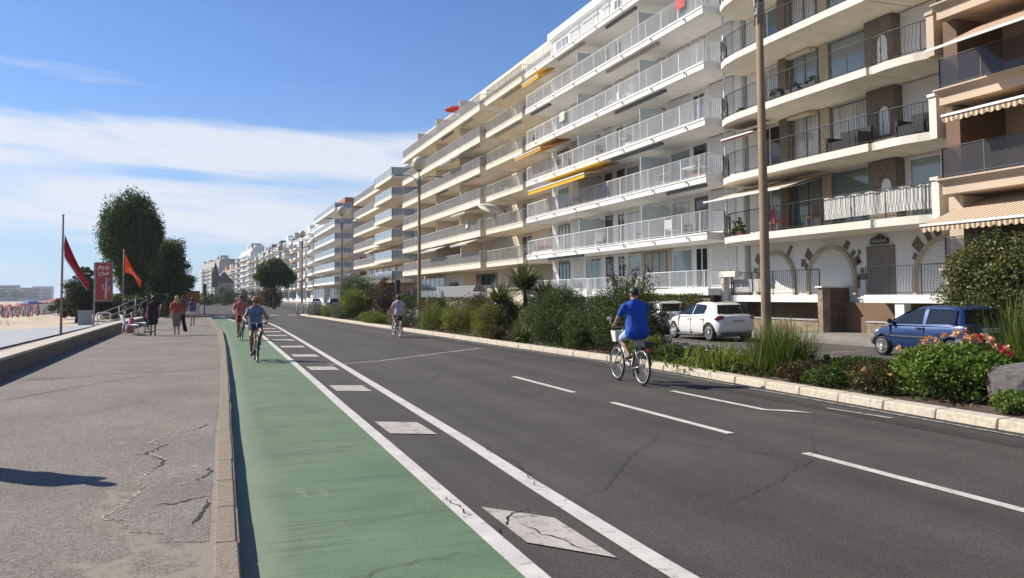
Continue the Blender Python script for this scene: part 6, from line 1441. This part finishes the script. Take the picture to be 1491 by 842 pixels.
# red sign board with cactus
s_=thing('sign_board','red upright sign board with pale cactus and white script on a tall post','sign',(-7.0,60,.1)); ft=Matrix.Translation((-6.5,60,0))
MB().box(-7.12,59.97,-.4,-7.02,60.07,4.1).build('post',m_metal_grey,s_)
bd=MB().box(-7.02,59.96,1.62,-6.0,60.04,4.06).build('board',M('sign_board_red',(.36,.035,.045),.6,.15,2),s_)
MB().box(-7.02,59.94,1.55,-5.97,60.05,1.63).box(-7.02,59.94,4.05,-5.97,60.05,4.12).box(-7.05,59.94,1.63,-6.98,60.05,4.05).box(-6.04,59.94,1.63,-5.97,60.05,4.05).build('frame',M('aged_frame',(.30,.24,.20),.7),s_)
ca=MB(); yc=59.945
ca.tube([(-6.36,yc,1.72),(-6.36,yc,3.1)],.085,8); ca.tube([(-6.36,yc,2.3),(-6.53,yc,2.38),(-6.56,yc,2.7)],.055,8); ca.tube([(-6.36,yc,2.2),(-6.19,yc,2.3),(-6.17,yc,2.65)],.055,8); ca.tube([(-6.36,yc,2.75),(-6.25,yc,2.85),(-6.2,yc,3.1)],.05,8); ca.build('cactus_emblem',M('sign_pale_pink',(.55,.36,.33),.7),bd)
def text(body,x,y,z,size,mat,parent,shear=.25,rot=0.12):
    cu=bpy.data.curves.new('lettering','FONT'); cu.body=body; cu.size=size; cu.shear=shear; cu.extrude=.006; cu.offset=.006
    t=bpy.data.objects.new('tmp',cu); COL.objects.link(t); me=evaluated(t); bpy.data.objects.remove(t); me.materials.clear(); me.materials.append(mat)
    mt=Matrix.Translation((x,y,z))@Matrix.Rotation(-rot,4,'Y')@Matrix.Rotation(math.pi/2,4,'X'); me.transform(mt); return link('lettering',me,parent)
m_ltr=M('sign_white_lettering',(.66,.60,.58),.6)
text('Pink',-6.90,59.95,3.58,.42,m_ltr,bd); text('Club',-6.86,59.95,3.22,.34,m_ltr,bd)
# benches, rails, box, bag
def bench(label,x,y,rot):
    r_=thing('bench',label,'bench',(0,0,0),'white benches on the promenade'); m=MB()
    for k in range(5): m.box(-.75,-.42+k*.1,.42,.75,-.35+k*.1,.445)
    m.build('seat',m_white,r_); m=MB()
    for k in range(4): m.box(-.75,.10+k*.03,.50+k*.1,.75,.13+k*.03,.57+k*.1)
    m.build('backrest',m_white,r_)
    for s in (-1,1):
        m=MB().tube([(s*.68,-.40,0),(s*.68,-.38,.42),(s*.68,.08,.42),(s*.68,.24,.92)],.025,7).tube([(s*.68,.14,0),(s*.68,.08,.42)],.025,7); m.build('leg',m_white,r_)
    r_.location=(x,y,.14); r_.rotation_euler=(0,0,rot)
bench('white slatted bench near the wall, nearer to the camera',-3.45,40.6,R(100)); bench('white slatted bench near the wall, further from the camera',-3.3,43.6,R(95))
o=MB().cap((-3.45,42.2,.2),(-3.4,42.2,.75),.17,.12).build('bag',c_tow); tag(o,'red bag standing on the promenade between the white benches','bag')
r_=thing('handrail','grey triple handrail of the beach steps beyond the white benches','railing',(-4.9,56,.1)); m=MB()
for k in range(3): m.tube([(-6.0,50.5,.15+.32*k),(-5.2,56,.5+.38*k),(-4.6,60,.9+.4*k),(-4.2,61,.9+.4*k)],.03,6)
m.build('rail',m_metal_grey,r_); m=MB()
for (x,y,z) in ((-6.0,50.5,.85),(-5.2,56,1.3),(-4.6,60,1.75)): m.tube([(x,y,-.6),(x,y,z)],.03,6)
m.build('post',m_metal_grey,r_)
o=MB().box(-7.6,57.0,-.2,-6.8,57.6,.95).box(-7.65,56.95,.95,-6.75,57.65,1.0).build('utility_cabinet',m_metal_grey); tag(o,'grey utility cabinet at the foot of the red sign board','cabinet')
o=MB().tube([(-5.5,48,-.1),(-5.5,48,.95),(-5.45,48.1,1.0),(-5.0,48.6,1.0),(-4.95,48.7,.95),(-4.95,48.7,-.1)],.035,8).build('hoop_rail',m_white); tag(o,'white hoop rail behind the low wall near the steps','railing')
drain(-.72,17.2,.14,.28)
o=bpy.data.objects['manhole_cover']; tag(o,'small round dark manhole cover set in the promenade','manhole cover')
# ================================================================ BEACH AND FAR SHORE
q=random.Random(31)
cm=[cloth('crowd_%s'%n,c) for n,c in (('red',(.5,.10,.09)),('white',(.6,.58,.55)),('blue',(.16,.24,.40)),('dark',(.12,.10,.10)),('pink',(.55,.25,.25)),('tan',(.45,.28,.19)))]
cr=MB()
def beach_z(x,y): d_=-x-6.6; return max(-2.0,.05-d_*.055)
for i in range(900):
    y=135+q.random()**1.1*300; t=-.262+q.random()*.125; x=t*y
    if x>-11.5: continue
    z=beach_z(x,y)+.02; mi=q.randrange(6); h=q.choice([1.7,1.6,1.0,.9,.5])
    cr.cap((x,y,z+.12),(x,y,z+h-.18),.11,.16,6); cr.mi[-1]=mi
    k=len(cr.f); n=0
    cr.ball((x,y,z+h),.11,n=6,m=4)
    for f in range(len(cr.mi)-1,-1,-1):
        n+=1; cr.mi[f]=mi if n>24 else 5
        if n>82: break
o=cr.build('beach_crowd',cm); tag(o,'crowd of bathers spread over the beach','crowd',kind='stuff')
def tent(label,x,y,w,h,mat,name='beach_tent'):
    z=beach_z(x,y); r_=thing(name,label,'tent',(x,y,z)); MB().add([(x-w,y-w,z),(x+w,y-w,z),(x+w,y+w,z),(x-w,y+w,z),(x,y,z+h)],[(0,1,4),(1,2,4),(2,3,4),(3,0,4),(3,2,1,0)]).build('canvas',mat,r_)
    MB().tube([(x,y,z),(x,y,z+h+.15)],.03,6).build('pole',m_metal_grey,r_)
tent('red pointed beach tent at the left edge',-23.3,94,1.0,2.5,f_red); tent('pink red beach tent right behind the red one',-26.2,108,1.1,3.6,fabric('pink_fabric',(.70,.10,.12)))
for i,(x,y) in enumerate(((-24.5,150),(-25.5,158),(-26.5,166))):
    z=beach_z(x,y); r_=thing('beach_hut','small white canvas beach hut in the row beside the cypress','tent',(x,y,z),'white beach huts'); MB().box(x-.8,y-.8,z,x+.8,y+.8,z+1.6).build('wall',f_white,r_); MB().add([(x-.95,y-.95,z+1.6),(x+.95,y-.95,z+1.6),(x+.95,y+.95,z+1.6),(x-.95,y+.95,z+1.6),(x,y,z+2.3)],[(0,1,4),(1,2,4),(2,3,4),(3,0,4),(3,2,1,0)]).build('roof',f_white,r_)
for i in range(44):
    y=85+q.random()*120; x=(-.255+q.random()*.11)*y
    if x>-12.5: continue
    z=beach_z(x,y); c=q.randrange(6); r_=thing('beach_parasol','small open parasol on the crowded beach','parasol',(x,y,z),'parasols on the beach'); MB().tube([(x,y,z),(x,y,z+1.9)],.025,5).build('pole',m_white,r_); MB().lathe([(.95,1.75),(.6,2.0),(0,2.15)],8,Matrix.Translation((x,y,z)),smooth=False).build('canopy',cm[c],r_)
# straw coloured dune grass on the sand bank
pts=[]
for i in range(500):
    y=q.uniform(33,66); x=-q.uniform(12,24); pts.append((x,y))
A=[strap_arrays((x,y,.05-min(2.,(-x-6.6)*.055)+.32),5,.55,.03,900+i,.9,.8,.15,3) for i,(x,y) in enumerate(pts)]
o=quads_object('dune_grass',[np.concatenate(A)],[L_dry]); tag(o,'dry straw coloured grass on the sand bank','grass',kind='stuff')
m_farw=M('far_white_render',(.55,.56,.57),.9,.1,.05); m_farg=M('far_grey_render',(.36,.37,.39),.9,.1,.05)
labs=['far white apartment block with flat roof at the left edge across the bay','far grey low block across the bay, second from the left edge','far white low block across the bay, third from the left edge','far white tall block across the bay just left of the cypress','far grey block across the bay partly behind the cypress','far white block across the bay behind the red flagpole']
for i,(t,w,h,mm) in enumerate(((-.252,34,14,m_farw),(-.232,20,10,m_farg),(-.218,26,12,m_farw),(-.205,36,18,m_farw),(-.182,30,15,m_farg),(-.168,24,17,m_farw))):
    y=1150+i*25; x=t*y; r_=thing('apartment_building',labs[i],'building',(x,y,-2)); MB().box(x-w/2,y,-2.2,x+w/2,y+15,h).build('wall',mm,r_); MB().box(x-w/2-.5,y-.5,h,x+w/2+.5,y+15.5,h+.8).build('roof',m_farg,r_)
    for k in range(int(h/3)): MB().box(x-w/2+1,y-.3,.3+k*3,x+w/2-1,y+.1,1.9+k*3).build('window',g_dark,r_)
for i,(t,w,h) in enumerate(((-.247,22,19),(-.222,14,13),(-.212,20,15),(-.192,16,12),(-.236,16,12))):
    y=1180+i*9; x=t*y; tree('far tree clump across the bay, %s'%['highest, at the left edge','between the second and third blocks','left of the tall white block','below the tall white block','beside the second block'][i],x,y,[(0,0,h*.6,w*.5,w*.5,h*.4),(w*.3,0,h*.5,w*.35,w*.4,h*.34)],L_tree,1200,2.2,700+i,.6,-2,'far_tree',4)
# things standing on the balconies
def chair(label,x,y,z,mat,name='balcony_chair',rot=0.,group=None):
    r_=thing(name,label,'chair',(0,0,0),group); MB().box(-.25,-.25,.42,.25,.25,.46).build('seat',mat,r_); MB().box(-.25,.22,.5,.25,.26,.95).build('backrest',mat,r_)
    for sx in (-1,1):
        for sy in (-1,1): MB().box(sx*.23-.018,sy*.23-.018,0,sx*.23+.018,sy*.23+.018,.42).build('leg',mat,r_)
    r_.location=(x,y,z); r_.rotation_euler=(0,0,rot)
m_redp=M('red_plastic',(.40,.02,.03),.5); m_wick=M('dark_wicker',(.025,.025,.028),.8,.3,20)
chair('red chair on the first balcony of the cream curved block, right of the pole',21.7,27.6,4.22,m_redp,rot=1.2); chair('white chair on the first balcony of the cream curved block, beside the red chair',21.65,28.2,4.22,m_white,rot=1.6)
chair('wooden lounge chair on the first balcony of the cream curved block, below the awning',21.8,25.6,4.22,M('teak',(.22,.11,.05),.6),rot=-1.2)
def sofa(label,x,y,z,l=1.5):
    r_=thing('balcony_sofa',label,'sofa',(x,y,z)); MB().box(x-.35,y-l/2,z+.1,x+.3,y+l/2,z+.42).build('seat',m_wick,r_); MB().box(x+.3,y-l/2,z+.1,x+.42,y+l/2,z+.85).build('backrest',m_wick,r_)
    for s in (-1,1): MB().box(x-.35,y+s*l/2-.06,z+.1,x+.3,y+s*l/2+.06,z+.62).build('armrest',m_wick,r_)
sofa('dark wicker sofa behind the iron railing, left one on the second balcony',21.7,23.6,6.84); sofa('dark wicker sofa at the right end of the second balcony of the cream block',21.75,20.5,6.84,1.2)
def pot(label,x,y,z,w,mat,leaf,name='planter_box',n=260,h=.35,ln=.09):
    r_=thing(name,label,'planter',(x,y,z)); MB().box(x-.13,y-w/2,z,x+.13,y+w/2,z+.22).build('box',mat,r_); quads_object('foliage',[cloud(x,y,z+.3,.2,w*.55,h*.6,n,ln,int(abs(y*100)),clumps=12)],[leaf],r_)
m_terra=M('terracotta',(.36,.14,.07),.85,.1,5)
for i,(y,lab) in enumerate(((26.9,'left'),(25.9,'middle'),(24.9,'right'))): pot('green planter box on the third balcony of the cream block, %s one of three'%lab,21.2,y,9.46,.7,m_metal_dark,L_dark)
pot('planter with broad leaves at the left end of the first balcony of the cream block',21.6,30.2,4.22,.8,M('maroon_planter',(.12,.03,.025),.8),L_mid,n=500,h=1.0,ln=.16)
pot('terracotta planter at the left end of the third balcony of the cream block',21.75,30.0,9.46,.5,m_terra,L_dark,h=.2,n=120)
r_=thing('flower_box','red flowering box along the first balcony of the white block, far end','planter',(21.15,51.8,4.53)); MB().box(21.15,50,4.55,21.35,53.6,4.75).build('box',m_white,r_); quads_object('flowers',[cloud(21.22,51.8,4.95,.14,1.8,.16,900,.07,55,clumps=40),cloud(21.25,51.8,4.9,.14,1.8,.16,400,.08,56,clumps=30)],[F_red,L_mid],r_)
for i,(y,z,lab) in enumerate(((36.5,7.13,'second'),(47.5,7.13,'second'),(40.5,9.73,'third'),(34.2,7.13,'second'))):
    r_=thing('balcony_table','pale table on the %s balcony of the white block, %s'%(lab,['mid right part','far left part','centre part','near right end'][i]),'table',(22,y,z)); MB().box(21.6,y-.6,z+.7,22.3,y+.6,z+.74).build('table_top',m_white if i%2 else m_metal_grey,r_)
    for sx in (21.66,22.24):
        for sy in (-.52,.52): MB().box(sx-.02,y+sy-.02,z,sx+.02,y+sy+.02,z+.7).build('leg',m_metal_grey,r_)
for i,(x,y,z,m_) in enumerate(((22.0,37.4,7.13,m_white),(21.9,48.6,7.13,m_wick),(21.8,44.3,9.73,m_wick),(21.8,49.7,9.73,m_wick),(21.9,36.2,4.53,m_white),(21.9,44.5,4.53,m_white))):
    chair(['white chair beside the pale table, right part of the second balcony','dark chair on the second balcony of the white block, far left part','dark chair on the third balcony of the white block below the yellow awning','dark chair on the third balcony of the white block, far left end','white chair on the first balcony of the white block, near right end','white chair on the first balcony of the white block, central part'][i],x,y,z,m_,rot=rng.uniform(0,6))

# everyday clutter on the long balconies
FLW=('first','second','third','fourth','fifth'); q=random.Random(77)
def clutter(block,zs,spots,k,x0):
    combos=[(i,j) for i in range(5) for j in range(len(spots))]; q.shuffle(combos)
    for (i,j) in combos[:k]:
        pos,y=spots[j]; y+=q.uniform(-.8,.8); z=zs[i]; t=q.random()
        if t<.45: pot('potted plant on the %s balcony of the %s, %s'%(FLW[i],block,pos),x0+.25,y,z,.5,q.choice([m_terra,m_metal_dark,m_white]),q.choice([L_dark,L_mid]),'potted_plant',220,q.uniform(.5,1.0),.11)
        elif t<.75: chair('%s chair on the %s balcony of the %s, %s'%(*(c:=q.choice([('white',m_white),('dark',m_wick),('red',m_redp)]))[:1],FLW[i],block,pos),x0+.6,y,z,c[1],'garden_chair',q.uniform(0,6))
        else:
            r_=thing('drying_towel','towel hung on the %s balcony of the %s, %s'%(FLW[i],block,pos),'towel',(x0+.05,y,z+.5)); m=MB()
            for w in range(8):
                ya,yb=y+w*.1,y+w*.1+.1; d0,d1=.012*math.sin(w*1.7),.012*math.sin((w+1)*1.7)
                m.add([(x0-.06+d0,ya,z+.45),(x0-.06+d1,yb,z+.45),(x0-.05+d1,yb,z+1.04),(x0-.05+d0,ya,z+1.04)],[(0,1,2,3)])
            o=m.build('cloth',q.choice([cm[0],cm[2],f_white,c_tow]),r_); md=o.modifiers.new('s','SOLIDIFY'); md.thickness=.012
clutter('white block',[4.53,7.13,9.73,12.33,14.9],(('near end',33.2),('near middle',39.2),('centre',42.5),('far middle',46.8),('far end',52.3)),13,21.0)
clutter('beige block',[4.5,7.14,9.78,12.4,15.0],(('near bay',58.5),('right part of the wide bay',67.5),('centre of the wide bay',77),('left part of the wide bay',86.5),('far left end',92)),14,21.0)
# ================================================================ LIGHT, SKY, CAMERA
SUN_EL, SUN_AZ = R(38), R(49)                       # azimuth measured from +Y towards -X
sd_ = Vector((-math.sin(SUN_AZ)*math.cos(SUN_EL), math.cos(SUN_AZ)*math.cos(SUN_EL), math.sin(SUN_EL)))
sl_ = bpy.data.lights.new('sun', 'SUN'); sl_.energy = 4.9; sl_.angle = R(.53); sl_.color = (1.0,.915,.79)
so_ = bpy.data.objects.new('sun', sl_); COL.objects.link(so_); so_.rotation_euler = (-sd_).to_track_quat('-Z','Y').to_euler()
w = bpy.data.worlds.new('World'); S.world = w; w.use_nodes = True; nt = w.node_tree
bg = nt.nodes['Background']; bg.inputs['Strength'].default_value = .088
sky = nt.nodes.new('ShaderNodeTexSky'); sky.sky_type = 'NISHITA'; sky.sun_disc = False
sky.sun_elevation = SUN_EL; sky.sun_rotation = -SUN_AZ; sky.air_density = 1.0; sky.dust_density = .35; sky.ozone_density = 2.0
g = nt.nodes.new('ShaderNodeTexCoord'); sep = nt.nodes.new('ShaderNodeSeparateXYZ'); nt.links.new(g.outputs['Generated'], sep.inputs[0])
def math_(op, a, b_=None):
    n = nt.nodes.new('ShaderNodeMath'); n.operation = op
    for i, v in enumerate((a, b_)):
        if v is None: continue
        if hasattr(v, 'links'): nt.links.new(v, n.inputs[i])
        else: n.inputs[i].default_value = v
    return n.outputs[0]
az = math_('ARCTAN2', sep.outputs['X'], sep.outputs['Y']); el = math_('ARCSINE', sep.outputs['Z'])
el2 = math_('ADD', el, math_('MULTIPLY', az, .085))            # the cloud bands tilt a little
cv = nt.nodes.new('ShaderNodeCombineXYZ')
nt.links.new(math_('MULTIPLY', az, 2.2), cv.inputs[0]); nt.links.new(math_('MULTIPLY', el2, 17), cv.inputs[1])
f = noise(nt, cv.outputs[0], 1.0, 7, .56, .35)
cv2 = nt.nodes.new('ShaderNodeCombineXYZ')
nt.links.new(math_('MULTIPLY', az, 7), cv2.inputs[0]); nt.links.new(math_('MULTIPLY', el2, 60), cv2.inputs[1])
f2 = noise(nt, cv2.outputs[0], 1.0, 5, .6, .5)
f = math_('ADD', f, math_('MULTIPLY', math_('SUBTRACT', f2, .5), .26))
# how much cloud at each height above the horizon
env = ramp(nt, [(0, .10), (.05, .22), (.085, .44), (.115, .40), (.135, .30), (.15, .46), (.185, .44), (.205, .17), (.225,.06), (.243,.25), (.26,.0)], el)
cl = math_('ADD', f, math_('SUBTRACT', env, .30))
fac = ramp(nt, [(.42, 0.), (.64, .92)], cl)
vis = ramp(nt, [(.0, 1.), (.20, 1.), (.30, 0.)], el)
fac = mix(nt, 1., fac, vis, 'MULTIPLY')
hz = ramp(nt, [(0, .92), (.05, .62), (.12, .30), (.25, .10), (.5, 0.)], el)
skyc = mix(nt, 1., sky.outputs[0], (.48,.69,1.02), 'MULTIPLY')
base = mix(nt, hz, skyc, (4.5,5.7,7.2))
col = mix(nt, fac, base, (6.3,6.7,7.4))
nt.links.new(col, bg.inputs['Color'])
hz_ = MB().box(-4100,-500,-3.3,4100,6100,34).build('haze', [])
m_hz = bpy.data.materials.new('sea_air'); m_hz.use_nodes = True; hn = m_hz.node_tree; hn.nodes.remove(hn.nodes['Principled BSDF'])
pv_ = hn.nodes.new('ShaderNodeVolumePrincipled'); pv_.inputs['Color'].default_value = (.80,.88,1,1); pv_.inputs['Density'].default_value = .0002; pv_.inputs['Anisotropy'].default_value = .3
hn.links.new(pv_.outputs[0], hn.nodes['Material Output'].inputs['Volume']); hz_.data.materials.append(m_hz)
tag(hz_, 'pale sea haze in the air', 'haze', kind='stuff')
cam = bpy.data.cameras.new('camera'); co = bpy.data.objects.new('camera', cam); COL.objects.link(co); S.camera = co
cam.sensor_width = 36; cam.lens = 1200/1491*36; cam.clip_end = 9000; cam.clip_start = .05
yaw, pitch, roll = R(20.1547), R(2.9), R(.46)
fw = Vector((math.sin(yaw)*math.cos(pitch), math.cos(yaw)*math.cos(pitch), math.sin(pitch)))
rt = Vector((math.cos(yaw), -math.sin(yaw), 0)); upv = rt.cross(fw)
r2 = math.cos(roll)*rt - math.sin(roll)*upv; u2 = math.sin(roll)*rt + math.cos(roll)*upv
co.matrix_world = Matrix(((r2.x,u2.x,-fw.x,0),(r2.y,u2.y,-fw.y,0),(r2.z,u2.z,-fw.z,1.8),(0,0,0,1)))
cam.shift_x = 0; cam.shift_y = -53/1491
S.view_settings.view_transform = 'Standard'; S.view_settings.look = 'None'; S.view_settings.exposure = EXPO; S.view_settings.gamma = 1
S.view_settings.use_curve_mapping = False
S.render.engine = 'CYCLES'; S.cycles.use_denoising = True; S.cycles.max_bounces = 6; S.cycles.transparent_max_bounces = 12
S.cycles.caustics_reflective = False; S.cycles.caustics_refractive = False; S.cycles.use_adaptive_sampling = True; S.cycles.adaptive_threshold = .02
